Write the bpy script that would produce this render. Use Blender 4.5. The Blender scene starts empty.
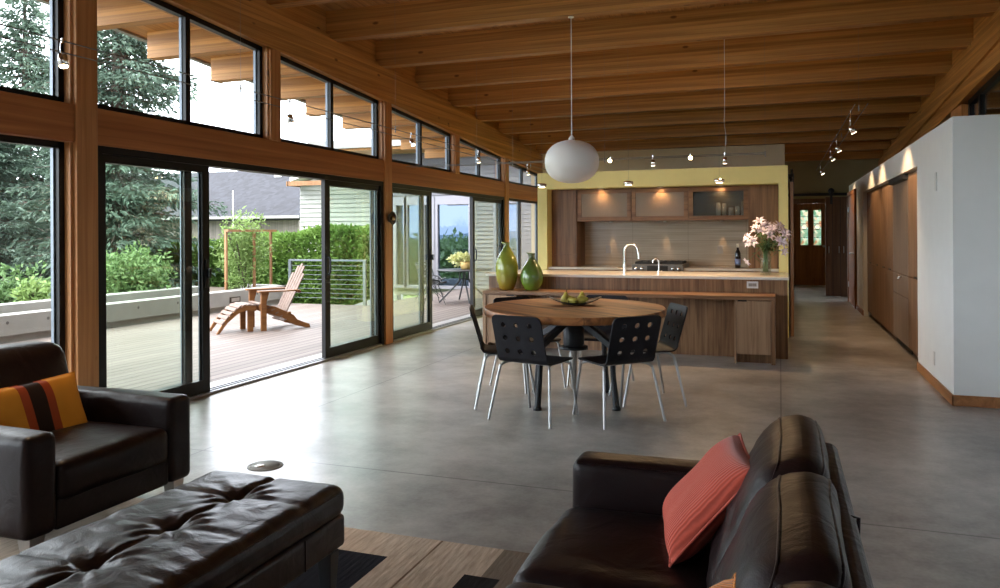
import bpy, bmesh, math, random
from mathutils import Vector, Matrix
R = math.radians
C = bpy.context.scene.collection
SC = bpy.context.scene
random.seed(7)

# ------------------------------------------------------------------ camera
EYE = 1.37
YAW = math.atan(280 / 776.0)
ROLL = R(0.3)
cd = bpy.data.cameras.new('camera')
cd.sensor_fit = 'HORIZONTAL'
cd.sensor_width = 36.0
cd.lens = 776 * 36 / 1000.0
cd.shift_y = -0.0605
cd.clip_start = 0.05
cd.clip_end = 400
cam = bpy.data.objects.new('camera', cd)
C.objects.link(cam)
r0 = Vector((math.cos(YAW), math.sin(YAW), 0))
f0 = Vector((-math.sin(YAW), math.cos(YAW), 0))
u0 = Vector((0, 0, 1))
rv = r0 * math.cos(ROLL) - u0 * math.sin(ROLL)
uv = u0 * math.cos(ROLL) + r0 * math.sin(ROLL)
cam.matrix_world = Matrix(((rv.x, uv.x, -f0.x, 0), (rv.y, uv.y, -f0.y, 0), (rv.z, uv.z, -f0.z, EYE), (0, 0, 0, 1)))
SC.camera = cam

# ------------------------------------------------------------------ world, exposure
SC.view_settings.view_transform = 'Standard'
SC.view_settings.look = 'None'
SC.view_settings.gamma = 1.0
SC.view_settings.use_curve_mapping = False
SC.view_settings.exposure = 2.4
SC.cycles.max_bounces = 12
SC.cycles.diffuse_bounces = 6
SC.cycles.glossy_bounces = 5
SC.cycles.transparent_max_bounces = 24
SC.cycles.transmission_bounces = 8
SC.cycles.caustics_reflective = False
SC.cycles.caustics_refractive = False
SC.cycles.sample_clamp_indirect = 3.0
SC.cycles.use_denoising = True

w = bpy.data.worlds.new('overcast_sky')
SC.world = w
w.use_nodes = True
nt = w.node_tree
for n in list(nt.nodes):
    nt.nodes.remove(n)
o_ = nt.nodes.new('ShaderNodeOutputWorld')
bg = nt.nodes.new('ShaderNodeBackground')
tc = nt.nodes.new('ShaderNodeTexCoord')
sx = nt.nodes.new('ShaderNodeSeparateXYZ')
rp = nt.nodes.new('ShaderNodeValToRGB')
nt.links.new(tc.outputs['Generated'], sx.inputs[0])
nt.links.new(sx.outputs['Z'], rp.inputs[0])
nt.links.new(rp.outputs[0], bg.inputs[0])
nt.links.new(bg.outputs[0], o_.inputs[0])
e = rp.color_ramp.elements
e[0].position = 0.0
e[0].color = (0.80, 0.88, 1.0, 1)
e[1].position = 0.6
e[1].color = (0.93, 0.96, 1.0, 1)
bg.inputs[1].default_value = 1.9

# weak, very soft sun behind the cloud
sd = bpy.data.lights.new('sun', 'SUN')
sd.energy = 1.2
sd.angle = R(50)
sd.color = (1.0, 0.97, 0.92)
so = bpy.data.objects.new('sun', sd)
so.rotation_euler = (R(38), R(-25), R(0))
C.objects.link(so)

# ------------------------------------------------------------------ materials
M = {}


def newmat(name):
    m = bpy.data.materials.new(name)
    m.use_nodes = True
    t = m.node_tree
    b = t.nodes['Principled BSDF']
    M[name] = m
    return m, t, b


def N(t, kind, **kw):
    n = t.nodes.new(kind)
    for k, v in kw.items():
        setattr(n, k, v)
    return n


def plain(name, col, rough=0.5, metal=0.0, spec=0.5, var=0.06, scale=6.0, bump=0.0, bscale=40.0, coat=0.0):
    m, t, b = newmat(name)
    b.inputs['Roughness'].default_value = rough
    b.inputs['Metallic'].default_value = metal
    b.inputs['Specular IOR Level'].default_value = spec
    b.inputs['Coat Weight'].default_value = coat
    co = N(t, 'ShaderNodeTexCoord')
    no = N(t, 'ShaderNodeTexNoise')
    no.inputs['Scale'].default_value = scale
    no.inputs['Detail'].default_value = 4
    t.links.new(co.outputs['Object'], no.inputs['Vector'])
    ra = N(t, 'ShaderNodeValToRGB')
    ra.color_ramp.elements[0].position = 0.3
    ra.color_ramp.elements[1].position = 0.7
    ra.color_ramp.elements[0].color = tuple(c * (1 - var) for c in col) + (1,)
    ra.color_ramp.elements[1].color = tuple(min(1, c * (1 + var)) for c in col) + (1,)
    t.links.new(no.outputs['Fac'], ra.inputs[0])
    t.links.new(ra.outputs[0], b.inputs['Base Color'])
    if bump:
        n2 = N(t, 'ShaderNodeTexNoise')
        n2.inputs['Scale'].default_value = bscale
        n2.inputs['Detail'].default_value = 5
        t.links.new(co.outputs['Object'], n2.inputs['Vector'])
        bp = N(t, 'ShaderNodeBump')
        bp.inputs['Strength'].default_value = bump
        bp.inputs['Distance'].default_value = 0.02
        t.links.new(n2.outputs['Fac'], bp.inputs['Height'])
        t.links.new(bp.outputs[0], b.inputs['Normal'])
    return m


def wood(name, c1, c2, axis='Z', across=14.0, along=0.5, rough=0.5, plank=0.0, paxis='X', knots=False, spec=0.4, groove=0.45, gw=0.035, lo=0.36, hi=0.64):
    """stretched-noise grain running along an axis; optional plank joints and knots"""
    m, t, b = newmat(name)
    b.inputs['Roughness'].default_value = rough
    b.inputs['Specular IOR Level'].default_value = spec
    co = N(t, 'ShaderNodeTexCoord')
    mp = N(t, 'ShaderNodeMapping')
    s = [across, across, across]
    s['XYZ'.index(axis)] = along
    mp.inputs['Scale'].default_value = s
    t.links.new(co.outputs['Object'], mp.inputs['Vector'])
    vec = mp.outputs[0]
    if plank:
        sp = N(t, 'ShaderNodeSeparateXYZ')
        t.links.new(co.outputs['Object'], sp.inputs[0])
        dv = N(t, 'ShaderNodeMath', operation='DIVIDE')
        dv.inputs[1].default_value = plank
        t.links.new(sp.outputs[paxis], dv.inputs[0])
        fl = N(t, 'ShaderNodeMath', operation='FLOOR')
        t.links.new(dv.outputs[0], fl.inputs[0])
        fr = N(t, 'ShaderNodeMath', operation='FRACT')
        t.links.new(dv.outputs[0], fr.inputs[0])
        wn = N(t, 'ShaderNodeTexWhiteNoise')
        wn.noise_dimensions = '1D'
        t.links.new(fl.outputs[0], wn.inputs['W'])
        av = N(t, 'ShaderNodeVectorMath', operation='MULTIPLY_ADD')
        av.inputs[1].default_value = (17, 17, 17)
        t.links.new(wn.outputs['Color'], av.inputs[0])
        t.links.new(mp.outputs[0], av.inputs[2])
        vec = av.outputs[0]
    n1 = N(t, 'ShaderNodeTexNoise')
    n1.inputs['Scale'].default_value = 1.0
    n1.inputs['Detail'].default_value = 6
    n1.inputs['Roughness'].default_value = 0.6
    n1.inputs['Distortion'].default_value = 0.6
    t.links.new(vec, n1.inputs['Vector'])
    ra = N(t, 'ShaderNodeValToRGB')
    ra.color_ramp.elements[0].position = lo
    ra.color_ramp.elements[1].position = hi
    ra.color_ramp.elements[0].color = tuple(c1) + (1,)
    ra.color_ramp.elements[1].color = tuple(c2) + (1,)
    t.links.new(n1.outputs['Fac'], ra.inputs[0])
    col = ra.outputs[0]

    def mul(col, fac):
        mx = N(t, 'ShaderNodeMix', data_type='RGBA', blend_type='MULTIPLY')
        mx.inputs['Factor'].default_value = 1.0
        t.links.new(col, mx.inputs['A'])
        t.links.new(fac, mx.inputs['B'])
        return mx.outputs['Result']
    if knots:
        mk = N(t, 'ShaderNodeMapping')
        s2 = [5.0, 5.0, 5.0]
        s2['XYZ'.index(axis)] = 2.2
        mk.inputs['Scale'].default_value = s2
        t.links.new(co.outputs['Object'], mk.inputs['Vector'])
        vo = N(t, 'ShaderNodeTexVoronoi')
        t.links.new(mk.outputs[0], vo.inputs['Vector'])
        vo.inputs['Scale'].default_value = 1.0
        kr = N(t, 'ShaderNodeValToRGB')
        kr.color_ramp.elements[0].position = 0.05
        kr.color_ramp.elements[0].color = (0.35, 0.28, 0.25, 1)
        kr.color_ramp.elements[1].position = 0.10
        kr.color_ramp.elements[1].color = (1, 1, 1, 1)
        t.links.new(vo.outputs['Distance'], kr.inputs[0])
        col = mul(col, kr.outputs[0])
    if plank:
        vr = N(t, 'ShaderNodeMapRange')
        vr.inputs['To Min'].default_value = 0.86
        vr.inputs['To Max'].default_value = 1.10
        t.links.new(wn.outputs['Value'], vr.inputs['Value'])
        col = mul(col, vr.outputs[0])
        lt = N(t, 'ShaderNodeMath', operation='GREATER_THAN')
        lt.inputs[1].default_value = gw
        t.links.new(fr.outputs[0], lt.inputs[0])
        mr = N(t, 'ShaderNodeMapRange')
        mr.inputs['To Min'].default_value = groove
        mr.inputs['To Max'].default_value = 1.0
        t.links.new(lt.outputs[0], mr.inputs['Value'])
        col = mul(col, mr.outputs[0])
    t.links.new(col, b.inputs['Base Color'])
    bp = N(t, 'ShaderNodeBump')
    bp.inputs['Strength'].default_value = 0.08
    bp.inputs['Distance'].default_value = 0.01
    t.links.new(n1.outputs['Fac'], bp.inputs['Height'])
    t.links.new(bp.outputs[0], b.inputs['Normal'])
    return m


# structure woods
FIR1, FIR2 = (0.33, 0.135, 0.031), (0.58, 0.275, 0.076)
wood('fir_post', (0.36, 0.145, 0.044), (0.54, 0.245, 0.088), 'Z', 16, 0.6, 0.45, knots=True)
wood('fir_rail', (0.27, 0.085, 0.022), (0.43, 0.155, 0.044), 'Y', 18, 0.35, 0.42, knots=False)
wood('fir_header', FIR1, FIR2, 'Y', 16, 0.35, 0.5, plank=0.047, paxis='Z', knots=True, groove=0.72, gw=0.06)
wood('fir_beam', FIR1, FIR2, 'X', 16, 0.35, 0.5, plank=0.0465, paxis='Z', knots=True, groove=0.75, gw=0.05)
wood('fir_deck', (0.33, 0.135, 0.034), (0.50, 0.235, 0.068), 'Y', 16, 0.3, 0.55, plank=0.135, paxis='X', knots=True)
wood('walnut_v', (0.110, 0.050, 0.022), (0.265, 0.142, 0.070), 'Z', 26, 1.2, 0.4)
wood('walnut_h', (0.13, 0.060, 0.027), (0.27, 0.145, 0.072), 'X', 26, 1.2, 0.42)
wood('oak_v', (0.215, 0.122, 0.066), (0.33, 0.205, 0.122), 'Z', 28, 1.0, 0.45)
wood('hall_wood', (0.15, 0.086, 0.050), (0.29, 0.178, 0.110), 'Z', 30, 0.9, 0.5, spec=.25)
wood('door_wood', (0.17, 0.060, 0.020), (0.28, 0.110, 0.040), 'Z', 20, 0.8, 0.6, spec=.15)
wood('dark_wood', (0.10, 0.042, 0.020), (0.17, 0.078, 0.040), 'Z', 20, 0.8, 0.45)
wood('base_wood', (0.22, 0.090, 0.032), (0.34, 0.145, 0.055), 'Y', 20, 0.6, 0.4)
wood('table_wood', (0.085, 0.024, 0.007), (0.42, 0.175, 0.058), 'X', 6.5, 0.7, 0.5, plank=0.24, paxis='Y', groove=0.4, gw=0.025, knots=True, spec=.3, lo=.36, hi=.56)
wood('teak', (0.14, 0.052, 0.012), (0.205, 0.088, 0.026), 'Y', 25, 1.0, 0.55)
wood('teak_grey', (0.125, 0.082, 0.062), (0.175, 0.125, 0.102), 'Y', 25, 1.0, 0.6)
wood('trellis_wood', (0.18, 0.085, 0.034), (0.25, 0.13, 0.06), 'Z', 20, 0.8, 0.5)
wood('deck_boards', (0.132, 0.102, 0.088), (0.185, 0.15, 0.134), 'Y', 10, 0.35, 0.6, plank=0.14, paxis='X', groove=0.22, gw=0.13)
wood('brown_siding', (0.13, 0.115, 0.10), (0.17, 0.15, 0.13), 'Z', 10, 0.5, 0.7, plank=0.3, paxis='X', groove=0.6, gw=0.06)
# plain stuff
plain('black_frame', (0.005, 0.0045, 0.0045), 0.4, 0, 0.3)
plain('gasket', (0.17, 0.20, 0.24), 0.35, 0.3, 0.5)
plain('sill_metal', (0.32, 0.325, 0.34), 0.35, 0.7)
plain('white_wall', (0.66, 0.665, 0.66), 0.6, var=0.02)
plain('tan_wall', (0.74, 0.60, 0.40), 0.7, var=0.02)
plain('hall_wall', (0.30, 0.25, 0.13), 0.7, var=0.03)
plain('yellow_wall', (0.80, 0.70, 0.29), 0.6, var=0.02)
plain('chrome', (0.78, 0.78, 0.78), 0.14, 1.0)
plain('satin_steel', (0.56, 0.56, 0.55), 0.32, 1.0)
plain('wire_steel', (0.20, 0.19, 0.18), 0.4, 0.8)
plain('silver_tube', (0.40, 0.405, 0.41), 0.38, 0.85)
plain('black_metal', (0.016, 0.018, 0.022), 0.45, 0.3)
plain('dark_grey_metal', (0.05, 0.055, 0.06), 0.45, 0.5)
plain('rail_metal', (0.11, 0.13, 0.14), 0.45, 0.4)
plain('black_ply', (0.009, 0.0085, 0.012), 0.5, spec=0.22, var=0.15)
plain('white_counter', (0.60, 0.57, 0.52), 0.18, var=0.03, scale=60)
plain('outlet_white', (0.72, 0.72, 0.70), 0.4)
plain('outlet_grey', (0.30, 0.27, 0.24), 0.5)
plain('label_blue', (0.18, 0.25, 0.45), 0.5)
plain('cork_cap', (0.75, 0.68, 0.55), 0.5)
plain('bottle_glass', (0.012, 0.012, 0.018), 0.08, coat=0.5)
plain('globe_opal', (0.80, 0.78, 0.76), 0.35, spec=0.3, var=0.01)
plain('cord_white', (0.75, 0.75, 0.75), 0.5)
plain('concrete_wall', (0.27, 0.265, 0.25), 0.8, var=0.10, scale=2.5, bump=0.1)
plain('concrete_cap', (0.32, 0.32, 0.31), 0.8, var=0.05, scale=3)
plain('formtie', (0.10, 0.095, 0.09), 0.9)
plain('soil', (0.06, 0.045, 0.03), 0.95)
plain('siding_grey', (0.125, 0.125, 0.142), 0.6, var=0.02)
plain('trim_lavender', (0.21, 0.205, 0.24), 0.5, var=0.02)
plain('siding_white', (0.30, 0.31, 0.285), 0.6, var=0.02)
plain('white_paint', (0.55, 0.55, 0.54), 0.5)
plain('gutter', (0.22, 0.215, 0.205), 0.5)
plain('dark_bark', (0.06, 0.045, 0.035), 0.9, var=0.3, scale=8, bump=0.4)
plain('pear_skin', (0.42, 0.36, 0.06), 0.4, var=0.2, scale=30)
plain('pear_stalk', (0.08, 0.05, 0.02), 0.7)
plain('tray_dark', (0.03, 0.03, 0.026), 0.3, 0.3)
plain('stem_green', (0.09, 0.16, 0.05), 0.5)
plain('bronze', (0.05, 0.035, 0.022), 0.4, 0.6)
plain('brass', (0.70, 0.55, 0.28), 0.25, 1.0)
plain('burner', (0.02, 0.02, 0.02), 0.5, 0.2)
plain('glassware', (0.70, 0.66, 0.60), 0.2)
plain('tableware', (0.62, 0.45, 0.30), 0.4)
plain('pot_yellow', (0.60, 0.42, 0.16), 0.6, var=0.2, scale=20)
plain('stucco_ground', (0.22, 0.26, 0.14), 0.9, var=0.2, scale=0.5)
plain('hazy_hill', (0.30, 0.38, 0.44), 0.9, var=0.2, scale=0.05)  # bluish distance haze is put into the hill's own colour


def leather(name, col, spec=0.2, wrinkle=0.22):
    m, t, b = newmat(name)
    co = N(t, 'ShaderNodeTexCoord')
    b.inputs['Specular IOR Level'].default_value = spec
    b.inputs['Coat Weight'].default_value = 0.0
    b.inputs['Coat Roughness'].default_value = 0.25
    n0 = N(t, 'ShaderNodeTexNoise')
    n0.inputs['Scale'].default_value = 5
    n0.inputs['Detail'].default_value = 3
    t.links.new(co.outputs['Object'], n0.inputs['Vector'])
    ra = N(t, 'ShaderNodeValToRGB')
    ra.color_ramp.elements[0].color = tuple(c * 0.75 for c in col) + (1,)
    ra.color_ramp.elements[1].color = tuple(c * 1.3 for c in col) + (1,)
    t.links.new(n0.outputs['Fac'], ra.inputs[0])
    t.links.new(ra.outputs[0], b.inputs['Base Color'])
    rr = N(t, 'ShaderNodeMapRange')
    rr.inputs['To Min'].default_value = 0.30
    rr.inputs['To Max'].default_value = 0.46
    t.links.new(n0.outputs['Fac'], rr.inputs['Value'])
    t.links.new(rr.outputs[0], b.inputs['Roughness'])
    vo = N(t, 'ShaderNodeTexVoronoi')
    vo.inputs['Scale'].default_value = 260
    t.links.new(co.outputs['Object'], vo.inputs['Vector'])
    nw = N(t, 'ShaderNodeTexNoise')
    nw.inputs['Scale'].default_value = 9
    nw.inputs['Detail'].default_value = 4
    nw.inputs['Distortion'].default_value = 1.2
    t.links.new(co.outputs['Object'], nw.inputs['Vector'])
    b1 = N(t, 'ShaderNodeBump')
    b1.inputs['Strength'].default_value = 0.10
    b1.inputs['Distance'].default_value = 0.002
    t.links.new(vo.outputs['Distance'], b1.inputs['Height'])
    b2 = N(t, 'ShaderNodeBump')
    b2.inputs['Strength'].default_value = wrinkle
    b2.inputs['Distance'].default_value = 0.02
    t.links.new(nw.outputs['Fac'], b2.inputs['Height'])
    t.links.new(b1.outputs[0], b2.inputs['Normal'])
    t.links.new(b2.outputs[0], b.inputs['Normal'])


leather('leather', (0.0085, 0.0040, 0.0044))
leather('ottoman_leather', (0.0090, 0.0042, 0.0050), 0.50, 0.30)


def fabric(name, col, scale=90.0, var=0.25):
    m, t, b = newmat(name)
    b.inputs['Roughness'].default_value = 0.9
    b.inputs['Specular IOR Level'].default_value = 0.15
    b.inputs['Sheen Weight'].default_value = 0.2
    co = N(t, 'ShaderNodeTexCoord')
    wv = N(t, 'ShaderNodeTexWave')
    wv.inputs['Scale'].default_value = scale / 3
    wv.inputs['Distortion'].default_value = 2
    t.links.new(co.outputs['Object'], wv.inputs['Vector'])
    ra = N(t, 'ShaderNodeValToRGB')
    ra.color_ramp.elements[0].color = tuple(c * (1 - var) for c in col) + (1,)
    ra.color_ramp.elements[1].color = tuple(c * (1 + var * .5) for c in col) + (1,)
    t.links.new(wv.outputs['Fac'], ra.inputs[0])
    t.links.new(ra.outputs[0], b.inputs['Base Color'])
    bp = N(t, 'ShaderNodeBump')
    bp.inputs['Strength'].default_value = 0.4
    bp.inputs['Distance'].default_value = 0.004
    t.links.new(wv.outputs['Fac'], bp.inputs['Height'])
    t.links.new(bp.outputs[0], b.inputs['Normal'])


fabric('coral_fabric', (0.43, 0.072, 0.045))
fabric('orange_fabric', (0.70, 0.24, 0.03))


def striped_fabric():
    m, t, b = newmat('striped_fabric')
    b.inputs['Roughness'].default_value = 0.85
    b.inputs['Specular IOR Level'].default_value = 0.15
    co = N(t, 'ShaderNodeTexCoord')
    sp = N(t, 'ShaderNodeSeparateXYZ')
    t.links.new(co.outputs['Object'], sp.inputs[0])
    ra = N(t, 'ShaderNodeValToRGB')
    ra.color_ramp.interpolation = 'CONSTANT'
    mr = N(t, 'ShaderNodeMapRange')
    mr.inputs['From Min'].default_value = -0.3
    mr.inputs['From Max'].default_value = 0.3
    t.links.new(sp.outputs['X'], mr.inputs['Value'])
    t.links.new(mr.outputs[0], ra.inputs[0])
    yl, rd, bk = (0.56, 0.25, 0.030, 1), (0.30, 0.055, 0.02, 1), (0.022, 0.012, 0.010, 1)
    el = ra.color_ramp.elements
    el[0].color = yl
    el[0].position = 0
    el[1].color = rd
    el[1].position = 0.42
    for p, c in ((0.49, bk), (0.62, rd), (0.69, yl)):
        q = el.new(p)
        q.color = c
    n0 = N(t, 'ShaderNodeTexNoise')
    n0.inputs['Scale'].default_value = 9
    t.links.new(co.outputs['Object'], n0.inputs['Vector'])
    mx = N(t, 'ShaderNodeMix', data_type='RGBA', blend_type='MULTIPLY')
    mx.inputs['Factor'].default_value = 0.25
    t.links.new(ra.outputs[0], mx.inputs['A'])
    t.links.new(n0.outputs['Fac'], mx.inputs['B'])
    t.links.new(mx.outputs['Result'], b.inputs['Base Color'])


striped_fabric()


def concrete_floor():
    m, t, b = newmat('polished_concrete')
    co = N(t, 'ShaderNodeTexCoord')
    acc = None
    for sc_, wgt, det in ((0.55, .45, 2), (2.6, .30, 3), (11.0, .15, 3), (48.0, .10, 2)):
        nn = N(t, 'ShaderNodeTexNoise')
        nn.inputs['Scale'].default_value = sc_
        nn.inputs['Detail'].default_value = det
        t.links.new(co.outputs['Object'], nn.inputs['Vector'])
        m_ = N(t, 'ShaderNodeMath', operation='MULTIPLY_ADD')
        m_.inputs[1].default_value = wgt
        t.links.new(nn.outputs['Fac'], m_.inputs[0])
        if acc is None:
            m_.inputs[2].default_value = 0.0
        else:
            t.links.new(acc, m_.inputs[2])
        acc = m_.outputs[0]
    ra = N(t, 'ShaderNodeValToRGB')
    ra.color_ramp.elements[0].position = 0.40
    ra.color_ramp.elements[1].position = 0.61
    ra.color_ramp.elements[0].color = (0.185, 0.176, 0.164, 1)
    ra.color_ramp.elements[1].color = (0.45, 0.432, 0.412, 1)
    t.links.new(acc, ra.inputs[0])
    sp = N(t, 'ShaderNodeSeparateXYZ')
    t.links.new(co.outputs['Object'], sp.inputs[0])
    # saw-cut joints
    masks = []
    for ax, off, per in (('X', 0.0, 3.46), ('Y', 4.0, 4.45)):
        a = N(t, 'ShaderNodeMath', operation='SUBTRACT')
        a.inputs[1].default_value = off - per / 2
        t.links.new(sp.outputs[ax], a.inputs[0])
        d = N(t, 'ShaderNodeMath', operation='FLOORED_MODULO')
        d.inputs[1].default_value = per
        t.links.new(a.outputs[0], d.inputs[0])
        s = N(t, 'ShaderNodeMath', operation='SUBTRACT')
        s.inputs[1].default_value = per / 2
        t.links.new(d.outputs[0], s.inputs[0])
        ab = N(t, 'ShaderNodeMath', operation='ABSOLUTE')
        t.links.new(s.outputs[0], ab.inputs[0])
        g = N(t, 'ShaderNodeMath', operation='GREATER_THAN')
        g.inputs[1].default_value = 0.006
        t.links.new(ab.outputs[0], g.inputs[0])
        masks.append(g)
    mu = N(t, 'ShaderNodeMath', operation='MULTIPLY')
    t.links.new(masks[0].outputs[0], mu.inputs[0])
    t.links.new(masks[1].outputs[0], mu.inputs[1])
    mr = N(t, 'ShaderNodeMapRange')
    mr.inputs['To Min'].default_value = 0.4
    t.links.new(mu.outputs[0], mr.inputs['Value'])
    mx = N(t, 'ShaderNodeMix', data_type='RGBA', blend_type='MULTIPLY')
    mx.inputs['Factor'].default_value = 1
    t.links.new(ra.outputs[0], mx.inputs['A'])
    t.links.new(mr.outputs[0], mx.inputs['B'])
    t.links.new(mx.outputs['Result'], b.inputs['Base Color'])
    n2 = N(t, 'ShaderNodeTexNoise')
    n2.inputs['Scale'].default_value = 2.2
    n2.inputs['Detail'].default_value = 2
    t.links.new(co.outputs['Object'], n2.inputs['Vector'])
    rr = N(t, 'ShaderNodeMapRange')
    rr.inputs['From Min'].default_value = 0.3
    rr.inputs['From Max'].default_value = 0.7
    rr.inputs['To Min'].default_value = 0.285
    rr.inputs['To Max'].default_value = 0.34
    t.links.new(n2.outputs['Fac'], rr.inputs['Value'])
    t.links.new(rr.outputs[0], b.inputs['Roughness'])
    b.inputs['Specular IOR Level'].default_value = 0.42


concrete_floor()


def glass(name, tint, f0=0.03):
    """thin clear pane: tinted see-through with a Schlick reflection that works from both sides"""
    m, t, b = newmat(name)
    t.nodes.remove(b)
    out = t.nodes['Material Output']
    tr = N(t, 'ShaderNodeBsdfTransparent')
    tr.inputs[0].default_value = tuple(tint) + (1,)
    gl = N(t, 'ShaderNodeBsdfGlossy')
    gl.inputs['Roughness'].default_value = 0.01
    lw = N(t, 'ShaderNodeLayerWeight')
    lw.inputs['Blend'].default_value = 0.5
    pw = N(t, 'ShaderNodeMath', operation='POWER')
    pw.inputs[1].default_value = 5.0
    t.links.new(lw.outputs['Facing'], pw.inputs[0])
    ma = N(t, 'ShaderNodeMath', operation='MULTIPLY_ADD')
    ma.inputs[1].default_value = 0.9
    ma.inputs[2].default_value = f0
    t.links.new(pw.outputs[0], ma.inputs[0])
    mx = N(t, 'ShaderNodeMixShader')
    t.links.new(ma.outputs[0], mx.inputs[0])
    t.links.new(tr.outputs[0], mx.inputs[1])
    t.links.new(gl.outputs[0], mx.inputs[2])
    t.links.new(mx.outputs[0], out.inputs[0])


glass('window_glass', (0.975, 0.99, 0.98), .02)
glass('door_glass', (0.95, 0.985, 0.955), .03)
glass('tinted_glass', (0.24, 0.28, 0.335), .03)
glass('vase_glass', (0.93, 0.97, 0.95), .05)


def frosted(name, tint, mixf):
    m, t, b = newmat(name)
    b.inputs['Base Color'].default_value = tuple(tint) + (1,)
    b.inputs['Roughness'].default_value = 0.35
    out = t.nodes['Material Output']
    tr = N(t, 'ShaderNodeBsdfTransparent')
    tr.inputs[0].default_value = (0.85, 0.87, 0.85, 1)
    mx = N(t, 'ShaderNodeMixShader')
    mx.inputs[0].default_value = mixf
    t.links.new(tr.outputs[0], mx.inputs[1])
    t.links.new(b.outputs[0], mx.inputs[2])
    t.links.new(mx.outputs[0], out.inputs[0])


frosted('frosted_glass', (0.36, 0.28, 0.22), 0.55)
frosted('clearer_glass', (0.10, 0.11, 0.11), 0.30)


def emit(name, col, s):
    m, t, b = newmat(name)
    b.inputs['Base Color'].default_value = (0.8, 0.8, 0.8, 1)
    b.inputs['Emission Color'].default_value = tuple(col) + (1,)
    b.inputs['Emission Strength'].default_value = s
    m.cycles.emission_sampling = 'NONE'


emit('lamp_glow', (1.0, 0.72, 0.38), 14)
emit('lamp_low', (1.0, 0.80, 0.55), 3)


def leaf(name, c1, c2, trans=0.3, scale=3.0):
    m, t, b = newmat(name)
    out = t.nodes['Material Output']
    co = N(t, 'ShaderNodeTexCoord')
    no = N(t, 'ShaderNodeTexNoise')
    no.inputs['Scale'].default_value = scale
    no.inputs['Detail'].default_value = 5
    t.links.new(co.outputs['Object'], no.inputs['Vector'])
    ra = N(t, 'ShaderNodeValToRGB')
    ra.color_ramp.elements[0].position = 0.3
    ra.color_ramp.elements[1].position = 0.7
    ra.color_ramp.elements[0].color = tuple(c1) + (1,)
    ra.color_ramp.elements[1].color = tuple(c2) + (1,)
    t.links.new(no.outputs['Fac'], ra.inputs[0])
    t.links.new(ra.outputs[0], b.inputs['Base Color'])
    b.inputs['Roughness'].default_value = 0.6
    b.inputs['Specular IOR Level'].default_value = 0.3
    tl = N(t, 'ShaderNodeBsdfTranslucent')
    t.links.new(ra.outputs[0], tl.inputs[0])
    mx = N(t, 'ShaderNodeMixShader')
    mx.inputs[0].default_value = trans
    t.links.new(b.outputs[0], mx.inputs[1])
    t.links.new(tl.outputs[0], mx.inputs[2])
    t.links.new(mx.outputs[0], out.inputs[0])


leaf('spruce_needles', (0.044, 0.070, 0.052), (0.125, 0.180, 0.138), 0.2, 1.5)
leaf('hedge_leaves', (0.055, 0.125, 0.02), (0.15, 0.25, 0.05), 0.3, 1.5)
leaf('shrub_leaves', (0.07, 0.14, 0.04), (0.17, 0.25, 0.10), 0.3, 4)
leaf('climber_leaves', (0.11, 0.19, 0.045), (0.21, 0.30, 0.10), 0.35, 5)
leaf('far_leaves', (0.040, 0.09, 0.032), (0.11, 0.19, 0.06), 0.2, 0.5)
leaf('meadow_leaves', (0.26, 0.38, 0.16), (0.48, 0.60, 0.30), 0.25, 0.6)
leaf('lily_petal', (0.66, 0.55, 0.67), (0.82, 0.78, 0.86), 0.25, 30)
leaf('lily_leaf', (0.05, 0.10, 0.03), (0.11, 0.18, 0.06), 0.2, 20)
leaf('potted_leaves', (0.42, 0.46, 0.16), (0.68, 0.66, 0.36), 0.25, 12)


def glaze(name, top, mid, low, h):
    m, t, b = newmat(name)
    co = N(t, 'ShaderNodeTexCoord')
    sp = N(t, 'ShaderNodeSeparateXYZ')
    t.links.new(co.outputs['Object'], sp.inputs[0])
    no = N(t, 'ShaderNodeTexNoise')
    no.inputs['Scale'].default_value = 14
    no.inputs['Detail'].default_value = 6
    t.links.new(co.outputs['Object'], no.inputs['Vector'])
    ma = N(t, 'ShaderNodeMath', operation='MULTIPLY_ADD')
    ma.inputs[1].default_value = 0.14
    t.links.new(no.outputs['Fac'], ma.inputs[0])
    t.links.new(sp.outputs['Z'], ma.inputs[2])
    mr = N(t, 'ShaderNodeMapRange')
    mr.inputs['From Min'].default_value = 0.07
    mr.inputs['From Max'].default_value = h + 0.07
    t.links.new(ma.outputs[0], mr.inputs['Value'])
    ra = N(t, 'ShaderNodeValToRGB')
    el = ra.color_ramp.elements
    el[0].color = tuple(low) + (1,)
    el[0].position = 0.02
    el[1].color = tuple(top) + (1,)
    el[1].position = 0.9
    q = el.new(0.42)
    q.color = tuple(mid) + (1,)
    t.links.new(mr.outputs[0], ra.inputs[0])
    t.links.new(ra.outputs[0], b.inputs['Base Color'])
    b.inputs['Roughness'].default_value = 0.15
    b.inputs['Coat Weight'].default_value = 0.5
    b.inputs['Coat Roughness'].default_value = 0.08


glaze('glaze_gold', (0.16, 0.20, 0.035), (0.30, 0.31, 0.035), (0.30, 0.17, 0.02), 0.52)
glaze('glaze_green', (0.07, 0.10, 0.025), (0.085, 0.155, 0.025), (0.15, 0.22, 0.02), 0.40)


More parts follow.
